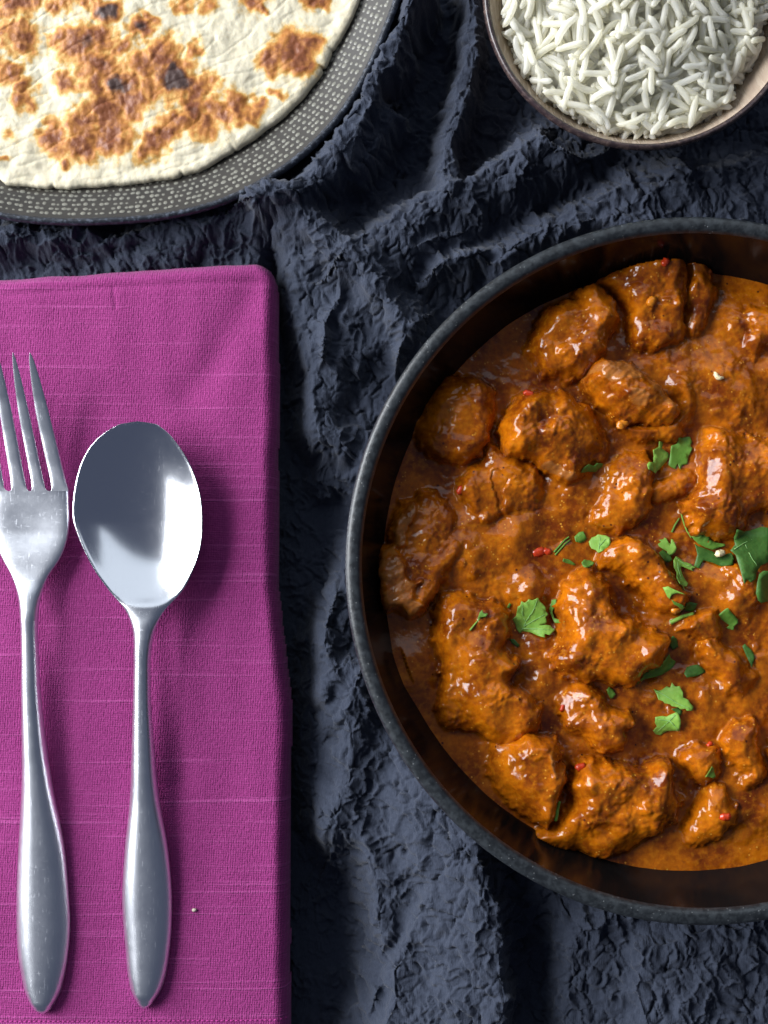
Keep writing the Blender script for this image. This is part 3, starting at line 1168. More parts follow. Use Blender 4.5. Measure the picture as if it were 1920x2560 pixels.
# outward normals
bm = bmesh.new()
bm.from_mesh(bread.data)
bmesh.ops.recalc_face_normals(bm, faces=bm.faces)
bm.to_mesh(bread.data)
bm.free()
fattr(bread, 'toast', np.r_[tst.ravel(), .5, 0])
fattr(bread, 'char', np.r_[chb.ravel(), 0, 0])
tag(bread, 'round griddled flatbread with brown blisters lying in the dotted plate', 'flatbread')

# ------------------------------------------------------------------ rice bowl
rloc = (float(RC[0]), float(RC[1]), .001)
ricebowl = empty('rice_bowl', rloc)
tag(ricebowl, 'small handmade bowl with bronze brown rim and pearly inside holding white rice', 'bowl')
rsR = lambda th: 1 + .006 * np.sin(2 * th + 1) + .004 * np.sin(3 * th)
RI = RR - .0021
prof = [(.0001, .0075), (.018, .0080), (.026, .0105), (.033, .016), (.0395, .025), (RI - .0078, .037), (RI - .0022, ZR - .0050), (RI - .0002, ZR - .0018)]
lathe('inside', prof, RC, 160, M_pearl, ricebowl, rsR, loc=rloc).location = (0, 0, 0)
prof = [(RI - .0002, ZR - .0018), (RI + .0003, ZR - .0006), (RI + .0010, ZR), (RR - .0006, ZR - .0003), (RR, ZR - .0015), (RR - .0016, ZR - .003), (RR - .0085, .036),
        (.0385, .022), (.0325, .012), (.028, .007), (.026, .005), (.026, .0018), (.023, .0016), (.0001, .003)]
lathe('rim', prof, RC, 160, M_bronze, ricebowl, rsR, loc=rloc).location = (0, 0, 0)

# rice: drop grains one by one on a height map
rice_out = closed_smooth(T('2 500,30 530,130 520,225 570,290 610,370 680,420 760,480 860,520 950,560 1080,600 1180,585 1270,590 1380,570 1420,500 1490,475 1540,360 1580,310 1640,215 1655,110 1760,-40 1780,-260 1500,-520 1100,-560 700,-420 520,-160', .046), 4)
gs = .0005
hx = np.arange(RC[0] - .058, RC[0] + .058, gs)
hy = np.arange(RC[1] - .058, RC[1] + .058, gs)
HX, HY = np.meshgrid(hx, hy)
dr = sdf(HX, HY, rice_out)
rho_ = np.hypot(HX - RC[0], HY - RC[1])
dr = np.minimum(dr, RR - .0060 - rho_)
bowl_z = np.interp(rho_, [0, .018, .026, .033, .0395, RI - .0078, RI - .0022, RI, RI + .01], [.0075, .008, .0105, .016, .025, .037, ZR - .0050, ZR - .0018, ZR])
mound = .031 + .015 * np.sqrt(np.clip(dr / .045, 0, 1)) + .0022 * fbm(HX / .012, HY / .012, 91, 2)
HM = np.maximum(bowl_z, np.where(dr > -.001, mound, 0))
MB = HM.copy()
rs_ = random.Random(11)
LG = .0095
protos = []
for k in range(6):
    protos.append(bean('rice_grain', LG * (.86 + .06 * k), .0020 + .00012 * (k % 3), .0019, 11, 8, [.03, .08, -.10, .14, .02, -.12][k]))
sam = [np.linspace(-.42, .42, 7)]
grains = []
pts = np.argwhere(dr > .0016)
cnt_g = 0
while cnt_g < 1900:
    cand = [pts[rs_.randrange(len(pts))] for _ in range(7)]
    j, i_ = min(cand, key=lambda q: HM[q[0], q[1]] - MB[q[0], q[1]])
    x, y = hx[i_], hy[j]
    az = rs_.uniform(0, pi)
    k = rs_.randrange(6)
    L = LG * (.86 + .06 * k)
    ends = []
    s = np.linspace(-.45, .45, 9)
    xs = x + s * L * cos(az)
    ys = y + s * L * sin(az)
    ii = np.clip(((xs - hx[0]) / gs).astype(int), 0, len(hx) - 1)
    jj = np.clip(((ys - hy[0]) / gs).astype(int), 0, len(hy) - 1)
    if dr[jj, ii].min() < -.0012:
        continue
    hz = HM[jj, ii]
    # tilt follows the ground under the grain plus a little chance
    sl_ = np.polyfit(s * L, hz, 1)[0]
    sl_ = float(np.clip(sl_ + rs_.uniform(-.22, .22), -1.1, 1.1))
    zc = float(np.max(hz - sl_ * s * L * .9)) * .45 + float(np.mean(hz)) * .55 + .0004
    grains.append((x, y, zc, az, math.atan(sl_), k, rs_.uniform(0, 6.28)))
    zline = zc + sl_ * s * L + .0006
    w = 2
    for a_ in range(-w, w + 1):
        for b_ in range(-w, w + 1):
            if a_ * a_ + b_ * b_ <= 5:
                j2 = np.clip(jj + a_, 0, len(hy) - 1)
                i2 = np.clip(ii + b_, 0, len(hx) - 1)
                HM[j2, i2] = np.maximum(HM[j2, i2], zline - .00012 * (a_ * a_ + b_ * b_))
    cnt_g += 1
from mathutils import Matrix, Euler, Vector
def gmat(g):
    x, y, z, az, ti, k, ro = g
    return Matrix.Translation((x, y, z)) @ Matrix.Rotation(az, 4, 'Z') @ Matrix.Rotation(-ti, 4, 'Y') @ Matrix.Rotation(ro, 4, 'X')


def in_view(x, y, z):
    v = np.array((x, y, z)) - CAM
    f = np.array((0, sin(TILT), -cos(TILT)))
    u = np.array((0, cos(TILT), sin(TILT)))
    d = v @ f
    return 960 + FPX * v[0] / d, 1280 - FPX * (v @ u) / d


vis = []
for gi, g in enumerate(grains):
    X_, Y_ = in_view(*g[:3])
    if -10 < X_ < 1930 and -10 < Y_ < 2570:
        jj = int((g[1] - hy[0]) / gs)
        ii = int((g[0] - hx[0]) / gs)
        up = g[2] - HM[min(jj, len(hy) - 1), min(ii, len(hx) - 1)]
        vis.append((up, gi))
vis.sort(reverse=True)
solo = set(gi for _, gi in vis[:300])
pobj = {}
RV, RF3, RF4 = [], [], []
pv = [(np.c_[p[0], np.ones(len(p[0]))], p[1]) for p in protos]
meshes = {}
nb = 0
low = [bean('g', LG * (.86 + .06 * k), .0021, .0019, 7, 6, [0, .05, -.06, .10, .02, -.09][k]) for k in range(6)]
for gi, g in enumerate(grains):
    mt_ = gmat(g)
    if gi in solo:
        k = g[5]
        if k not in meshes:
            o = mk('rice_grain', protos[k][0], protos[k][1], M_rice)
            meshes[k] = o.data
        else:
            o = bpy.data.objects.new('rice_grain', meshes[k])
            COL.objects.link(o)
        o.matrix_world = mt_
        tag(o, 'long white cooked rice grain on top of the rice in the small bowl', 'rice grain', 'rice grains in the small bowl')
    else:
        X_, Y_ = in_view(*g[:3])
        pr_ = protos[g[5]] if Y_ > -30 and X_ < 1950 else low[g[5]]
        v = np.c_[pr_[0], np.ones(len(pr_[0]))] @ np.array(mt_).T
        RV.append(v[:, :3])
        RF4.append(pr_[1][0] + nb)
        RF3.append(pr_[1][1] + nb)
        RF3.append(pr_[1][2] + nb)
        nb += len(v)
blur = HM.copy()
for _ in range(6):
    blur = (blur + np.roll(blur, 2, 0) + np.roll(blur, -2, 0) + np.roll(blur, 2, 1) + np.roll(blur, -2, 1)) / 5
qs = (slice(None, None, 2), slice(None, None, 2))
bulk_q = grid_faces(*HX[qs].shape)
okq = (dr[qs] > .0005).ravel()
bulk_q = bulk_q[okq[bulk_q].all(1)]
bulk_z = np.minimum(blur[qs] - .0024, HM[qs] - .0012)
RV.append(np.stack([HX[qs], HY[qs], bulk_z], -1).reshape(-1, 3))
RF4.append(bulk_q + nb)
rice = mk('rice', np.concatenate(RV), [np.concatenate(RF4), np.concatenate(RF3)], M_rice)
tag(rice, 'white rice heaped in the small bowl', 'rice', kind='stuff')

# ------------------------------------------------------------------ curry bowl
bloc = (float(BC[0]), float(BC[1]), .001)
cbowl = empty('curry_bowl', bloc)
tag(cbowl, 'large black stoneware bowl full of meat curry', 'bowl')
bi = BR - .0046
prof = [(.0001, .007), (.055, .0078), (.072, .012), (.086, .018), (.0930, .027), (.0968, .037), (bi - .0004, ZB - .0020)]
prof_in = np.array(prof)
lathe('inside', prof, BC, 220, M_black, cbowl, None, loc=bloc).location = (0, 0, 0)
prof = [(bi - .0004, ZB - .0020), (bi + .0002, ZB - .0006), (bi + .0012, ZB), (BR - .0012, ZB - .0001), (BR - .0003, ZB - .0008), (BR, ZB - .002), (BR - .0004, ZB - .006), (.1045, .044),
        (.098, .028), (.088, .015), (.074, .006), (.064, .004), (.062, .0016), (.058, .0014), (.0001, .003)]
lathe('rim', prof, BC, 260, M_rim, cbowl, None, loc=bloc).location = (0, 0, 0)

# ------------------------------------------------------------------ the curry
ZG = .0315
CHUNKS = [
    # outline, height over the sauce (m), flank width, pale meat, tilt (dx,dy per metre), label
    ('B 300,310 420,225 520,180 620,140 720,115 890,92 970,105 1000,250 1000,420 985,600 1000,760 860,850 700,860 570,830 515,710 535,600 480,480 400,390', .0125, .0060, .0, (.18, .15), 'big sauced meat chunk against the top of the curry bowl'),
    ('B 985,110 1050,85 1140,180 1165,270 1220,430 1180,600 1110,720 1020,760 985,600', .0075, .0050, .05, (-.25, 0), 'low sauced chunk on the right flank of the big top chunk'),
    ('B -260,710 -200,620 -100,530 60,470 150,400 230,372 320,398 375,470 405,560 450,620 440,690 350,800 290,930 250,1010 180,1090 40,1120 -90,1120 -200,1060 -280,960 -300,830', .0125, .0065, .08, (.12, .02), 'round topped meat chunk left of the big top chunk with dark gap beside it'),
    ('B 150,1130 200,1030 290,985 400,1000 540,1000 640,1090 720,1170 800,1260 900,1340 940,1420 880,1480 760,1500 640,1510 520,1500 430,1480 340,1380 250,1280 190,1230', .0150, .0075, .42, (-.05, .12), 'pale fibrous meat chunk with broad wet shine above the coriander'),
    ('B 430,1500 600,1530 800,1510 930,1430 930,1290 850,1200 930,1130 1010,1140 1025,1250 1080,1330 1060,1450 980,1530 950,1610 850,1650 700,1640 500,1625', .0072, .0050, .05, (0, 0), 'low lumpy chunk below and right of the pale fibrous meat'),
    ('A 1110,1560 1160,1430 1250,1290 1300,1255 1430,1240 1560,1255 B 0,1250 120,1330 250,1460 330,1600 D 365,40 340,110 250,160 180,260 130,320 60,350 0,340 C 1560,280 1440,215 1370,130 1250,100 1150,60 1110,-40', .0140, .0080, .22, (-.1, .02), 'square meat chunk with torn pale end and a coriander shred on it'),
    ('A 545,1230 640,1135 820,1105 960,1160 1050,1270 1045,1450 1000,1600 C 960,60 890,130 700,170 560,130 470,60 A 430,1560 470,1400', .0105, .0070, .10, (.2, 0), 'dark meat chunk in shade at the upper left of the curry'),
    ('C 1000,30 1100,90 1250,125 1360,215 1430,320 1445,450 1340,560 1250,610 1120,600 1000,700 900,650 830,520 745,440 755,360 840,260 950,180 980,90', .0085, .0055, .15, (0, 0), 'sauce covered lump left of centre with a small torn hollow'),
    ('C 270,560 380,470 520,430 640,500 740,690 780,900 660,1080 560,1250 480,1390 350,1490 270,1420 130,1400 85,1200 60,1080 120,920 200,850 215,650', .0105, .0050, .25, (-.3, 0), 'meat chunk with pale torn ridge touching the left side of the bowl'),
    ('C 560,1420 620,1320 730,1265 840,1290 1000,1340 1100,1370 1160,1450 1180,1600 E 1140,70 1185,170 1265,220 1200,340 1290,440 1385,520 1425,620 1385,760 1290,830 1150,860 1050,845 900,760 700,740 600,640 585,500 620,350 600,200 555,60', .0130, .0078, .06, (.1, 0), 'long glossy meat chunk lying along the lower left of the bowl'),
    ('E 1035,1000 1090,880 1230,830 1380,785 1520,820 1590,940 1620,1060 1635,1180 1600,1330 1560,1490 1440,1530 1270,1440 1180,1330 1070,1220 1025,1110', .0125, .0072, .15, (.25, 0), 'orange brown meat chunk with green stem at its lower right edge'),
    ('F -250,1640 -120,1550 -20,1480 45,1350 40,1230 65,1110 90,1040 230,1015 400,1060 560,1070 700,1060 820,1040 880,1120 920,1250 940,1400 920,1510 820,1560 720,1650 540,1746 280,1808 0,1750 -220,1695', .0135, .0075, .05, (0, .05), 'broad meat chunk nearest the bottom of the bowl with red bit on it'),
    ('D 30,1160 100,1075 180,1055 240,1120 325,1200 330,1300 390,1390 440,1450 600,1540 730,1590 850,1640 F 850,70 800,170 700,260 600,330 480,380 300,340 100,330 -60,250 -120,140 -60,0 D -50,1500 -90,1380 -30,1260', .0130, .0080, .06, (.1, .1), 'meat chunk in the middle of the curry right of the large leaf'),
    ('F -30,450 0,420 80,350 180,360 260,440 330,560 500,600 520,690 480,760 490,850 400,920 250,900 100,780 0,700 -60,560', .0085, .0055, .12, (.1, 0), 'crumbly chunk below the middle chunk'),
    ('D 290,900 420,830 560,830 700,900 780,980 830,1080 900,1170 985,1260 985,1380 900,1430 760,1390 680,1290 560,1170 400,1060 290,1000', .0100, .0050, .30, (.15, .25), 'long dark meat strip running diagonally above the deep brown hollow'),
    ('D 1010,560 1030,510 1120,430 1140,300 1150,120 1180,0 1200,-100 1290,-110 1420,-60 1660,0 1800,40 1800,500 1659,550 1560,590 1510,700 1440,780 1290,820 1150,760 1070,690', .0140, .0070, .20, (-.05, .05), 'large meat chunk at the right edge above the dark coriander'),
    ('D 940,1560 1050,1480 1180,1420 1240,1450 1275,1540 1285,1640 1200,1670 1090,1640 1000,1600', .0075, .0045, .05, (0, 0), 'small shiny knob of meat below the curved green stem slice'),
    ('F 1120,50 1150,-10 1260,30 1400,130 1480,250 1600,300 1590,345 1500,425 1380,465 1290,380 1200,260 1150,150', .0080, .0055, .12, (0, 0), 'tapering chunk right of the coriander pair'),
    ('F 960,1000 1010,930 1100,870 1220,860 1260,900 1255,1010 1255,1120 1200,1200 1090,1180 1000,1080', .0085, .0060, .03, (.2, 0), 'small round chunk with a red fleck and tiny leaf on it'),
    ('F 1310,800 1380,740 1470,690 1560,690 1600,760 1560,850 1620,960 1665,1060 1640,1160 1560,1240 1480,1200 1440,1080 1360,960 1320,870', .0090, .0055, .08, (0, 0), 'narrow chunk at the right edge beside the small round one'),
    ('F 1060,1480 1100,1330 1180,1230 1320,1240 1370,1370 1405,1480 1300,1600 1180,1690 1050,1700 980,1600', .0080, .0055, .05, (.15, 0), 'chunk with red bit near the bottom right of the curry'),
    ('D 250,600 330,300 380,190 500,130 640,110 720,200 700,350 690,470 680,560 640,660 480,730 340,740 250,680', .0090, .0070, .03, (.15, 0), 'smooth sauce coated chunk left of the coriander pair'),
    ('D 690,420 740,370 900,290 1000,250 1065,310 1000,390 900,450 840,490 720,490', .0050, .0030, .25, (0, 0), 'yellowish piece of onion in the sauce below the bright leaves'),
    ('B 1530,570 1620,550 1720,590 1760,800 1650,900 1560,960 1490,880 1500,800 1550,760 1510,680', .0065, .0040, .08, (0, 0), 'small knobbly chunk at the right edge near the top'),
    ('D 1340,1060 1460,1040 1600,1130 1640,1290 1540,1320 1470,1290 1400,1250 1350,1150', .0075, .0045, .1, (0, 0), 'chunk partly hidden under the dark leaves at the right edge'),
    ('S 2000,800 2120,760 2200,860 2160,980 2040,960', .011, .006, .1, (0, 0), 'meat chunk in the far right of the curry near the top'),
    ('S 2050,1150 2180,1080 2290,1180 2260,1340 2120,1330', .012, .006, .1, (0, 0), 'meat chunk at the far right side of the curry'),
    ('S 2000,1500 2150,1450 2260,1540 2200,1680 2060,1660', .012, .006, .1, (0, 0), 'meat chunk in the far right of the curry below the middle'),
    ('S 1960,1820 2080,1760 2150,1860 2060,1960 1950,1930', .010, .006, .1, (0, 0), 'meat chunk at the far lower right of the curry'),
]


def lumps(X, Y):
    """pulpy texture of the masala, shared by sauce and meat"""
    wx = X + .0012 * pn(X / .006, Y / .006, 101)
    wy = Y + .0012 * pn(X / .006, Y / .006, 102)
    a = sst(.62, .05, worley(wx / .0060, wy / .0060, 111)) * sst(-.1, .5, pn(X / .011, Y / .011, 116))
    b = sst(.60, .05, worley(wx / .0034, wy / .0034, 112))
    c = sst(.60, .05, worley(wx / .0019, wy / .0019, 113))
    dens = sst(-.3, .4, pn(X / .010, Y / .010, 115))
    return .0009 * a + .00038 * b * dens + .00026 * c * (.25 + .75 * dens) + .0005 * pn(X / .0075, Y / .0075, 117) + .00010 * pn(X / .0024, Y / .0024, 118) + .00005 * pn(X / .0012, Y / .0012, 119)


class Chunk:
    def __init__(s, spec, h, w, meat, tilt, label, seed):
        s.poly = closed_smooth(T(spec, ZG + h * .55), 3)
        s.c = s.poly.mean(0)
        s.h, s.w, s.meat, s.tilt, s.label, s.seed = h, w, meat, tilt, label, seed
        r = np.random.default_rng(seed)
        s.pl = [(r.uniform(0, 2 * pi), r.uniform(.25, .6), r.uniform(.80, 1.02)) for _ in range(3)]
        s.lo = s.poly.min(0) - .004
        s.hi = s.poly.max(0) + .004
        s.size = float(np.mean(np.hypot(*(s.poly - s.c).T)))

    def height(s, X, Y):
        d = sdf(X, Y, s.poly) + .0010
        d = d + .0014 * pn(X / .0065, Y / .0065, s.seed * 7) + np.exp(-np.clip(d, 0, 1) / .0018) * (.0010 * pn(X / .0027, Y / .0027, s.seed * 7 + 1) + .0004 * pn(X / .0013, Y / .0013, s.seed * 7 + 4))
        t = np.clip(d / s.w, 0, 1)
        pr = np.sqrt(np.clip(1 - (1 - t) ** 2, 0, 1)) ** .9
        fx = (X - s.c[0]) / s.size
        fy = (Y - s.c[1]) / s.size
        f = np.full(X.shape, 1.05)
        for (a, g, o_) in s.pl:
            pl = o_ + g * .55 * (fx * math.cos(a) + fy * math.sin(a))
            f = -smax(-f, -pl, .18)
        f = f + s.tilt[0] * fx + s.tilt[1] * fy
        f = f + .15 * pn(X / .009, Y / .009, s.seed * 7 + 2)
        hh = s.h * np.clip(f, .35, 1.5) * pr
        z = ZG - .0010 + hh + lumps(X, Y) * (.35 + .75 * pr)
        return np.where(d > 0, z, ZG - .001 + d * 1.5 + lumps(X, Y) * .35), d


chunks = [Chunk(*c, seed=k + 1) for k, c in enumerate(CHUNKS)]
ds = .00042
RG = .0965
ax_ = np.arange(BC[0] - RG - .001, BC[0] + RG + .001, ds)
ay_ = np.arange(BC[1] - RG - .001, BC[1] + RG + .001, ds)
GX, GY = np.meshgrid(ax_, ay_)
GR = np.hypot(GX - BC[0], GY - BC[1])
mounds = .0011 * fbm(GX / .016, GY / .016, 201, 3) + .0007 * np.clip(fbm(GX / .009, GY / .009, 203, 2), 0, 1)
calm = sst(-.1, .5, pn(GX / .022, GY / .022, 207))
G = ZG + mounds + lumps(GX, GY) * (.25 + .55 * (1 - calm))
edgef = sst(.090, .080, GR)
G = ZG - .0006 + (G - ZG) * (.25 + .75 * edgef)
# sauce swells (photo places) and hollows
for spx, hgt, rad in (('C 700,1150', .0012, .010), ('C 1350,1250', .004, .006), ('C 900,900', .003, .010), ('C 1250,800', .004, .008), ('D 1200,1300', .003, .010),
                      ('D 560,1400', -.003, .010), ('B 800,1050', .003, .012), ('B 1300,1350', .004, .012), ('B 1400,700', .002, .012), ('F 1150,600', .003, .010), ('F 700,880', -.0015, .010),
                      ('D 60,450', .002, .010), ('E 1480,300', .003, .010), ('E 330,220', .004, .009), ('D 1400,1330', .004, .005), ('C 640,900', .003, .010), ('F 1400,1400', .002, .010)):
    c = T(spx, ZG)[0]
    G = G + hgt * np.exp(-((GX - c[0]) ** 2 + (GY - c[1]) ** 2) / rad ** 2)
ALL = np.full(GX.shape, -1.0)
for c in chunks:
    i0, i1 = np.searchsorted(ax_, [c.lo[0], c.hi[0]])
    j0, j1 = np.searchsorted(ay_, [c.lo[1], c.hi[1]])
    sl = (slice(j0, j1), slice(i0, i1))
    if i1 - i0 < 3 or j1 - j0 < 3:
        continue
    z, d = c.height(GX[sl], GY[sl])
    ALL[sl] = np.maximum(ALL[sl], z)
GZ = smax(G, ALL - .0009, .0036)
GZ = np.where(GR > RG - .004, np.minimum(GZ, ZG + .002), GZ)
sauce, used, nv = masked_solid('curry_sauce', GX, GY, GZ, GR < RG, ZG - .0035, M_sauce, loc=(BC[0], BC[1], ZG - .0035))
tag(sauce, 'thick orange brown curry sauce filling the black bowl', 'curry sauce', kind='stuff')
SURF = np.maximum(GZ, ALL)


def surf(x, y):
    i = np.clip(((np.asarray(x) - ax_[0]) / ds).astype(int), 0, len(ax_) - 1)
    j = np.clip(((np.asarray(y) - ay_[0]) / ds).astype(int), 0, len(ay_) - 1)
    return SURF[j, i]


PALE = [('C 250,630 330,540 410,520 400,640 330,760 330,880 240,900 310,1010 320,1110 360,1180 450,1150 450,1190 390,1240 400,1320 470,1380 350,1490 280,1400 130,1410 110,1260 80,1180 70,1080 130,900 205,850 215,700', .55, .0022),
        ('C 1420,205 1500,165 1600,200 1659,240 D 90,290 60,350 0,338 C 1600,300 1520,270', .75, .0006),
        ('B 210,1060 290,1000 420,1010 560,1030 640,1110 560,1180 470,1160 380,1200 290,1160', .60, .0006),
        ('B 380,1210 520,1230 650,1300 640,1390 560,1390 470,1330', .35, .0006),
        ('B 640,1120 760,1210 860,1320 930,1410 860,1400 740,1300 650,1200', .5, .0002),
        ('E 1480,960 1530,950 1560,1050 1570,1140 1530,1140 1500,1040', .8, .0008),
        ('C 1040,240 1120,250 1180,330 1130,420 1140,560 1100,600 1070,480 1020,320', .6, -.0012),
        ('D 1380,470 1470,500 1510,600 1480,700 1430,760 1400,680 1420,580', .6, -.0004),
        ('B 230,400 320,400 390,520 400,620 360,640 330,520 250,450', .5, .0)]
PALE = [(closed_smooth(T(a_, ZG + .008), 3), b_, c_) for a_, b_, c_ in PALE]
dc = .00036
for c in chunks:
    xs = np.arange(c.lo[0], c.hi[0], dc)
    ys = np.arange(c.lo[1], c.hi[1], dc)
    X, Y = np.meshgrid(xs, ys)
    z, d = c.height(X, Y)
    fat = pn(X / .006, Y / .004, c.seed * 7 + 5)
    meat = c.meat + .30 * fat + .15 * pn(X / .002, Y / .002, c.seed * 7 + 6) - .12
    for pp, pa, ph in PALE:
        if np.hypot(*(pp.mean(0) - c.c)) < c.size + .008:
            q = sst(-.0004, .0010, sdf(X, Y, pp) + .0005 * pn(X / .002, Y / .002, 5))
            meat = meat + pa * q
            z = z + ph * q
    if c.meat > .1:
        fr = .00022 * pn((X * .8 + Y * .6) / .0042, (Y * .8 - X * .6) / .0011, c.seed)
        z = z + np.where(d > .001, fr * sst(.25, .5, meat + .2), 0)
    rad_c = np.hypot(X - BC[0], Y - BC[1])
    z = np.where(rad_c > RG + .001, np.minimum(z, ZG - .002), np.maximum(z, ZG - .0033))
    o, used, nv = masked_solid('meat_chunk', X, Y, z, (d > -.0016) & (rad_c < .0960), ZG - .0035, M_meat, loc=(c.c[0], c.c[1], ZG - .0035))
    mv = np.zeros(nv)
    mv[:len(used)] = meat.ravel()[used]
    fattr(o, 'meat', mv)
    tag(o, c.label, 'meat chunk', 'meat chunks in the curry')


# ------------------------------------------------------------------ coriander and other bits on the curry
def leaf(spec, mat, label, curl=.0006, seed=0, lift=.0008, cat='coriander leaf', name='coriander_leaf', veins=None):
    pts = T(spec, ZG + .010)
    cc_ = pts.mean(0)
    bm = bmesh.new()
    vs = [bm.verts.new((p[0], p[1], 0)) for p in pts]
    f = bm.faces.new(vs)
    bmesh.ops.triangulate(bm, faces=[f])
    bmesh.ops.subdivide_edges(bm, edges=bm.edges[:], cuts=2, use_grid_fill=True)
    me = bpy.data.meshes.new(name)
    # support plane
    zz = surf(pts[:, 0], pts[:, 1])
    A = np.c_[pts - cc_, np.ones(len(pts))]
    sol = np.linalg.lstsq(A, zz, rcond=None)[0]
    gsl = np.clip(sol[:2], -.6, .6)
    allp = np.array([(v.co.x, v.co.y) for v in bm.verts])
    sz = float(np.max(np.hypot(*(pts - cc_).T)))
    plane = (allp - cc_) @ gsl + sol[2]
    sf = surf(allp[:, 0], allp[:, 1])
    off = np.quantile(sf - plane, .75)
    z0 = plane + off
    z = z0 * .55 + np.maximum(sf, z0 - .002) * .45 + lift
    rn = np.hypot(*(allp - cc_).T) / sz
    z = z + curl * (np.sin(allp[:, 0] / .0020 + seed) + .8 * np.sin(allp[:, 1] / .0016 + 2 * seed)) * rn + curl * 1.5 * rn ** 2 * np.cos(np.arctan2(allp[:, 1] - cc_[1], allp[:, 0] - cc_[0]) * 2 + seed)
    z = np.maximum(z, sf + .00025)
    for v, q in zip(bm.verts, z):
        v.co.z = q
    bmesh.ops.recalc_face_normals(bm, faces=bm.faces)
    ex = bmesh.ops.extrude_face_region(bm, geom=bm.faces[:])
    for g in ex['geom']:
        if isinstance(g, bmesh.types.BMVert):
            g.co.z -= .00014
    bmesh.ops.recalc_face_normals(bm, faces=bm.faces)
    base_z = float(z.min())
    for v in bm.verts:
        v.co -= Vector((cc_[0], cc_[1], base_z))
    bm.to_mesh(me)
    bm.free()
    me.polygons.foreach_set('use_smooth', np.ones(len(me.polygons), bool))
    me.materials.append(mat)
    o = bpy.data.objects.new(name, me)
    COL.objects.link(o)
    o.location = (cc_[0], cc_[1], base_z)
    tag(o, label, cat, 'chopped coriander on the curry')
    if veins:
        for vv in veins:
            q = T(vv, ZG + .010)
            fine = np.concatenate([np.linspace(q[i], q[i + 1], 6)[:-1] for i in range(len(q) - 1)] + [q[-1:]])
            dz = np.array([z[np.argmin(np.hypot(*(allp - p).T))] for p in fine]) + .00010
            tube('vein', np.c_[fine, dz], .00013, M_vein, o, taper=.5)
    return o


def tube(name, pts, r, mat, parent=None, taper=1.0, k=6):
    pts = np.asarray(pts, float)
    n = len(pts)
    tan = np.gradient(pts, axis=0)
    tan /= np.linalg.norm(tan, axis=1)[:, None] + 1e-12
    up = np.array((0, 0, 1.0))
    sd = np.cross(tan, up)
    sd /= np.linalg.norm(sd, axis=1)[:, None] + 1e-12
    nn = np.cross(sd, tan)
    rr_ = r * np.linspace(1, taper, n)
    V = []
    for i in range(n):
        for q in range(k):
            a = 2 * pi * q / k
            V.append(pts[i] + rr_[i] * (sd[i] * cos(a) + nn[i] * sin(a)))
    V = np.array(V)
    F = [grid_faces(n, k, True)]
    n0 = len(V)
    V = np.r_[V, [pts[0]], [pts[-1]]]
    i = np.arange(k)
    F.append(np.c_[(i + 1) % k, i, np.full(k, n0)])
    F.append(np.c_[i + n0 - k, (i + 1) % k + n0 - k, np.full(k, n0 + 1)])
    if parent is None:
        return mk(name, V, F, mat, loc=pts.mean(0))
    o = mk(name, V, F, mat)
    o.parent = parent
    o.location = -np.array(parent.location)
    return o


Lt, Md, Dk = M_leaf
leaf('D 905,20 960,0 965,-45 1000,-50 1040,-60 1075,-60 1090,-20 1075,20 1095,40 1060,110 1052,170 1010,180 985,222 970,165 950,215 912,200 888,180 900,110', Md, 'larger dark green leaf of the pair under the pale fibrous meat', .0005, 1)
leaf('D 680,190 700,165 742,168 752,110 745,60 780,40 800,30 805,-20 850,-15 830,40 860,60 892,78 896,112 870,150 832,190 800,225 778,240 765,262 740,245 728,240 690,230', Lt, 'pale shiny leaf of the pair under the pale fibrous meat', .0005, 2)
leaf('D 120,262 150,215 190,185 215,190 240,197 270,170 327,172 325,197 282,225 275,240 240,246 190,247 150,258', Md, 'crinkled green shred on the torn end of the square chunk', .0006, 3)
leaf('D 215,830 240,795 270,785 290,768 320,775 350,780 388,800 391,835 370,870 320,910 290,928 268,902 235,890 220,860', Lt, 'small rounded bright green leaf left of centre', .0004, 4, veins=['D 290,920 300,850 310,790', 'D 298,870 350,810'])
leaf('D 90,790 130,750 165,742 195,800 180,825 140,842 100,832', Md, 'tiny square leaf piece beside the small rounded leaf', .0003, 5)
leaf('D -10,975 40,982 102,1025 92,1036 10,1012 -15,1000', Md, 'thin wet leaf sliver left of the small dull leaf piece', .0003, 6)
leaf('D 145,1010 170,982 230,990 262,1010 240,1036 200,1052 162,1050', Md, 'small dull leaf piece under the small rounded leaf', .0003, 7)
leaf('C 1220,1490 1250,1460 1262,1380 1282,1372 1290,1335 1320,1350 1340,1335 1350,1318 1380,1330 1430,1308 1450,1342 1470,1358 1500,1390 1498,1420 1522,1450 1500,1470 1512,1520 1480,1532 1440,1542 1500,1536 1540,1542 1555,1560 1582,1580 1560,1600 1530,1622 1490,1612 1490,1642 1440,1632 1380,1602 1310,1590 1288,1612 1258,1572 1245,1530', Lt,
     'biggest bright coriander leaf in the middle left of the curry', .0007, 8, .0012, veins=['C 1300,1590 1340,1500 1400,1400 1420,1330', 'C 1320,1550 1400,1500 1490,1450', 'C 1310,1570 1420,1570 1540,1580', 'C 1330,1510 1300,1440 1300,1370'])
leaf('C 1535,1400 1555,1325 1590,1318 1582,1380 1560,1422 1575,1480 1640,1500 1655,1522 1580,1522 1558,1475 1540,1432', Md, 'bent leaf sliver just right of the biggest bright leaf', .0004, 9)
leaf('C 1175,1390 1195,1350 1215,1365 1195,1400', Md, 'tiny green fleck left of the biggest bright leaf', .0002, 10)
leaf('C 908,1490 930,1430 950,1408 962,1440 1000,1440 982,1466 940,1472', Md, 'small dark fleck of leaf on the long glossy chunk', .0003, 11)
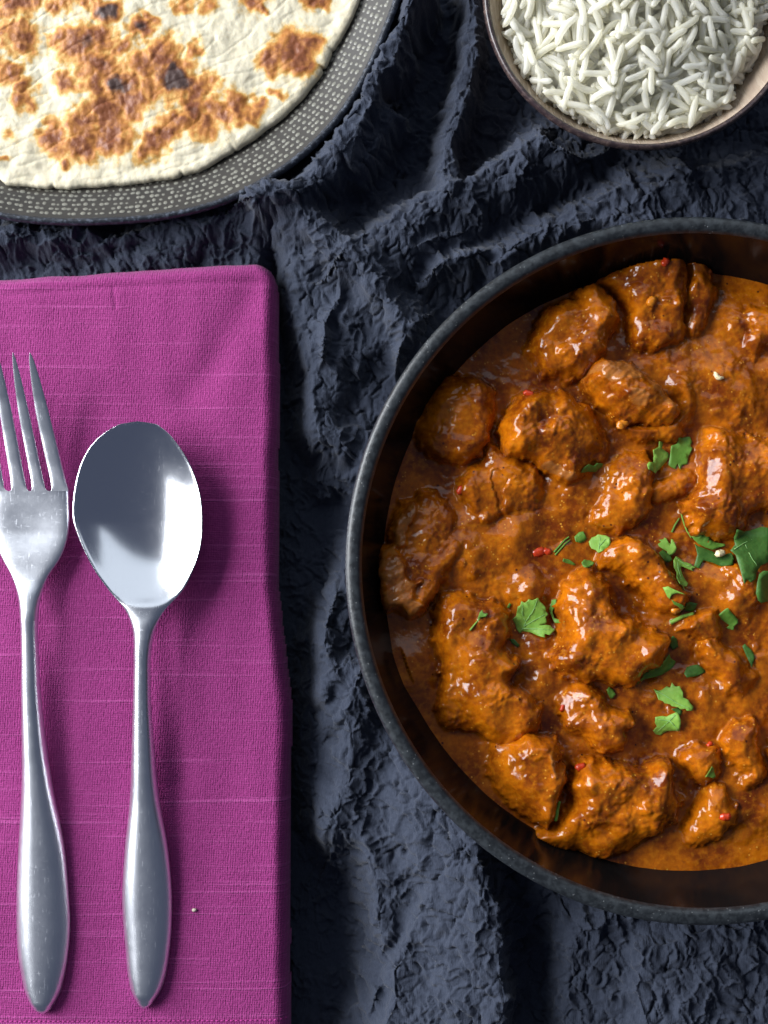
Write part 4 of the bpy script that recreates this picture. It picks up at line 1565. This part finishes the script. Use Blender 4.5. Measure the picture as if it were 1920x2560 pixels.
leaf('D 800,850 830,832 808,815 850,810 860,795 875,802 890,840 908,852 912,808 930,815 942,850 952,890 942,922 910,946 880,952 875,915 830,890 805,870', Lt, 'upper lobed leaf of the two in the centre right', .0005, 12)
leaf('D 920,990 950,955 982,970 1010,1000 1082,1020 1085,1035 1115,1055 1080,1060 1092,1082 1040,1060 990,1040 985,1070 1000,1120 1022,1160 1045,1185 1028,1216 1005,1212 1002,1252 978,1210 945,1190 930,1150 942,1090 920,1050', Lt, 'lower forked leaf of the two in the centre right', .0005, 13, veins=['D 955,970 960,1060 985,1160 1000,1210', 'D 965,985 1040,1035 1090,1050'])
leaf('D 790,930 840,900 900,950 915,990 880,1010 830,1000', Dk, 'dark leaf piece tucked under the upper lobed leaf', .0003, 31)
leaf('D 1080,785 1130,792 1170,773 1222,792 1240,820 1290,840 1362,850 1372,866 1320,880 1262,902 1200,880 1140,850 1100,812', Md, 'mid green leaf below the large right chunk', .0005, 14)
leaf('D 1110,850 1140,870 1200,890 1260,912 1330,952 1400,930 1425,925 1442,990 1422,1030 1330,1042 1260,1012 1180,990 1140,1060 1100,1040 1130,940', Dk, 'dark leaf with the round cream seed on it', .0005, 15)
leaf('D 1425,735 1500,752 1560,740 1659,708 1725,720 1725,1000 1642,1040 1602,1100 1592,1150 1540,1182 1512,1155 1480,1196 1460,1100 1450,1050 1430,950 1388,910 1430,860 1418,800', Dk, 'largest dark coriander leaf at the right edge', .0008, 16, .0015, veins=['D 1420,900 1500,850 1580,815', 'D 1520,860 1560,960 1610,1040'])
leaf('D 1625,1110 1665,1080 1745,1085 1745,1330 1642,1356 1608,1330 1588,1270 1602,1180', Dk, 'dark leaf hanging below the largest one at the right edge', .0006, 17, .0012)
leaf('D 798,1222 840,1213 880,1236 990,1284 920,1270 872,1282 862,1322 840,1302', Lt, 'slim pale green leaf at the lower end of the dark meat strip', .0004, 18)
leaf('D 870,1325 920,1350 970,1370 992,1390 972,1416 930,1382 895,1365', Md, 'narrow leaf strip under the slim pale one', .0003, 19)
leaf('D 1010,1358 1050,1342 1122,1355 1102,1412 1060,1426 1015,1412', Dk, 'small dark square leaf right of the narrow leaf strip', .0003, 20)
leaf('D 1298,1450 1350,1400 1370,1393 1390,1420 1462,1490 1472,1520 1440,1552 1440,1582 1410,1576 1378,1562 1402,1540 1330,1492', Md, 'folded dark leaf right of the shiny knob of meat', .0006, 21)
leaf('F 608,345 650,318 690,275 712,280 705,255 780,240 800,200 860,150 882,122 902,160 952,190 930,232 880,272 830,302 760,322 680,337 618,384', Md, 'long narrow leaf on the lower right slope of the middle chunk', .0008, 22)
leaf('F 1012,290 1040,235 1092,220 1132,213 1192,260 1197,280 1120,312 1030,322', Dk, 'dark oval leaf above the coriander pair', .0005, 23)
leaf('F 763,422 800,436 830,432 872,398 898,412 912,366 938,400 975,395 985,422 1002,450 1000,490 1042,510 1060,540 1088,570 1080,605 1030,602 1022,585 980,592 960,575 910,566 895,550 850,542 838,525 800,512 788,470', Lt, 'upper serrated leaf of the coriander pair', .0006, 24, .0012, veins=['F 790,440 860,480 950,540 1060,590'])
leaf('F 775,660 830,650 868,655 890,640 945,613 962,640 977,690 977,776 920,778 880,780 850,802 832,822 790,812 763,780 792,740 773,710', Lt, 'lower leaf of the coriander pair with cut straight sides', .0005, 25, .0012, veins=['F 930,640 880,700 800,790', 'F 890,690 965,770', 'F 890,690 800,680'])
leaf('F 363,430 385,403 420,430 442,470 420,502 400,507 375,465', Md, 'small green piece on the crumbly chunk', .0003, 26)
leaf('F 1200,1080 1215,1057 1240,1080 1247,1110 1262,1152 1240,1167 1200,1152 1163,1152 1180,1120', Lt, 'tiny pale leaf on the small round chunk', .0004, 27)
leaf('F 1518,60 1540,38 1602,100 1622,150 1592,242 1570,190 1545,130', Dk, 'long dark leaf at the right edge on the tapering chunk', .0004, 28)
leaf('F 888,0 925,-30 962,0 972,62 930,92 888,50', Dk, 'dark leaf sunk in the hollow right of the middle chunk', .0003, 29, .0003)
leaf('E 1195,0 1240,0 1285,50 1270,70 1220,35', Dk, 'dark leaf scrap under the biggest bright leaf', .0003, 30, .0003)
leaf('F 905,590 960,580 1000,605 985,650 940,615', Dk, 'dark leaf scrap between the two leaves of the pair', .0002, 33, .0003)


def stem(spec, r, label, mat=Lt):
    q = T(spec, ZG + .010)
    fine = np.concatenate([np.linspace(q[i], q[i + 1], 7)[:-1] for i in range(len(q) - 1)] + [q[-1:]])
    z = surf(fine[:, 0], fine[:, 1])
    z = np.convolve(np.pad(z, 3, mode='edge'), np.ones(7) / 7, 'valid')
    z = np.maximum(z, surf(fine[:, 0], fine[:, 1]) - r * .5) + r * .8
    o = tube('chopped_coriander', np.c_[fine, z], r, mat, None, .7)
    tag(o, label, 'coriander stem', 'chopped coriander on the curry')


stem('D 905,1520 960,1490 1010,1465 1090,1440', .00075, 'curved bright stem slice above the shiny knob of meat')
stem('C 1575,920 1620,870 D 10,815 45,790', .00035, 'thin stem left of the tiny square leaf piece', Md)
stem('C 1585,945 1625,900 D 10,850 55,815', .0003, 'second thin stem lying along the first near the tiny square leaf piece', Md)
stem('D 925,750 950,690 985,630', .00035, 'thin stem in the sauce left of the large right chunk', Md)
stem('D 1000,590 1020,660 1050,740 1090,800', .0003, 'thin curved stem along the foot of the large right chunk', Lt)
stem('E 1565,1505 1580,1440 1600,1350', .0006, 'green stem end at the lower right edge of the orange brown chunk', Md)
stem('C 850,1580 890,1530 935,1475', .0003, 'hair thin stem beside the small dark fleck of leaf', Lt)


def bit(name, at, size, mat, label, cat, rot=0.0, group=None, bend=0.0, sink=.55):
    c = T(at, ZG + .010)[0]
    V, F = bean(name, size[0], size[1], size[2], 9, 8, bend)
    r = np.random.default_rng(abs(hash(at)) % 1000 if False else len(at) + int(c[0] * 1e5) % 97)
    V = (V + r.uniform(-.16, .16, V.shape) * np.array(size) * .5) * .85
    z = float(surf(c[0], c[1])) + size[2] * (.5 - sink)
    o = mk(name, V, F, mat)
    o.location = (c[0], c[1], z)
    o.rotation_euler = (0, 0, rot)
    tag(o, label, cat, group)
    return o


bit('sesame_seed', 'D 1315,932', (.0038, .0026, .0022), M_seed, 'round cream seed lying on the dark leaf', 'seed', .2, 'pale seeds on the curry', sink=.0).location.z += .0012
bit('sesame_seed', 'B 1285,1105', (.0040, .0019, .0018), M_seed, 'curved cream seed in the sauce at the upper right', 'seed', -.6, 'pale seeds on the curry', .22, sink=.05)
rg = 'red chilli bits in the curry'
bit('chilli_bit', 'C 1440,920', (.0050, .0034, .0022), M_chili, 'largest red chilli bit left of centre with a wet shine', 'chilli bit', .3, rg)
bit('chilli_bit', 'C 1520,915', (.0034, .0026, .0018), M_chili, 'red chilli bit just right of the largest one', 'chilli bit', -.4, rg)
bit('chilli_bit', 'E 1640,580', (.0028, .0018, .0018), M_chili, 'small red chilli bit beside the crumbly chunk', 'chilli bit', 1.2, rg, sink=.15)
bit('chilli_bit', 'F 118,1062', (.0040, .0026, .0020), M_chili, 'red chilli bit on the upper left corner of the broad bottom chunk', 'chilli bit', .3, rg, sink=.2)
bit('chilli_bit', 'F 1230,890', (.0026, .0018, .0016), M_chili, 'red fleck on the top of the small round chunk', 'chilli bit', .8, rg, sink=.2)
bit('chilli_bit', 'F 1325,1480', (.0040, .0028, .0020), M_chili, 'red chilli bit on the chunk near the bottom right', 'chilli bit', .1, rg, sink=.2)
bit('chilli_bit', 'A 1340,1268', (.0040, .0024, .0018), M_chili, 'red bit on the top corner of the square chunk', 'chilli bit', -.3, rg)
bit('chilli_bit', 'B 800,190', (.0034, .0028, .0018), M_chili, 'dull red bit on the crest of the big top chunk', 'chilli bit', .9, rg)
bit('chilli_bit', 'C 775,405', (.0034, .0026, .0018), M_chili, 'red bit at the left of the sauce covered lump', 'chilli bit', .9, rg)
bit('pepper_bit', 'B 478,1505', (.0050, .0036, .0024), M_yellow, 'glossy orange pepper bit below the pale fibrous meat', 'pepper bit', .6, 'orange pepper bits', sink=.1)
bit('pepper_bit', 'B 700,500', (.0042, .0034, .0022), M_yellow, 'orange pepper bit on the flank of the big top chunk', 'pepper bit', 1.0, 'orange pepper bits')
bit('pepper_bit', 'D 925,1405', (.0036, .0026, .0018), M_yellow, 'orange bit beside the narrow leaf strip', 'pepper bit', .6, 'orange pepper bits')

# orange fleck in the rice
c = T('2 1222,6', ZR)[0]
j, i_ = int((c[1] - hy[0]) / gs), int((c[0] - hx[0]) / gs)
V, F = bean('orange_fleck', .0026, .0018, .0012, 7, 6)
o = mk('orange_fleck', V, F, M_yellow)
o.location = (c[0], c[1], float(HM[j, i_]) + .0006)
o.rotation_euler = (0, 0, .9)
tag(o, 'tiny orange fleck on the rice at the top edge', 'crumb')
# crumb on the napkin
x, y = P(486, 2274, TN)
V, F = bean('crumb', .0016, .0012, .0011, 5, 5)
V = V * (1 + np.random.default_rng(3).uniform(-.2, .2, V.shape))
o = mk('crumb', V, F, M_crumb, smooth=False)
o.location = (float(x), float(y), float(napkin_z(float(x), float(y))) + .0005)
tag(o, 'tiny pale crumb on the napkin right of the spoon handle', 'crumb')
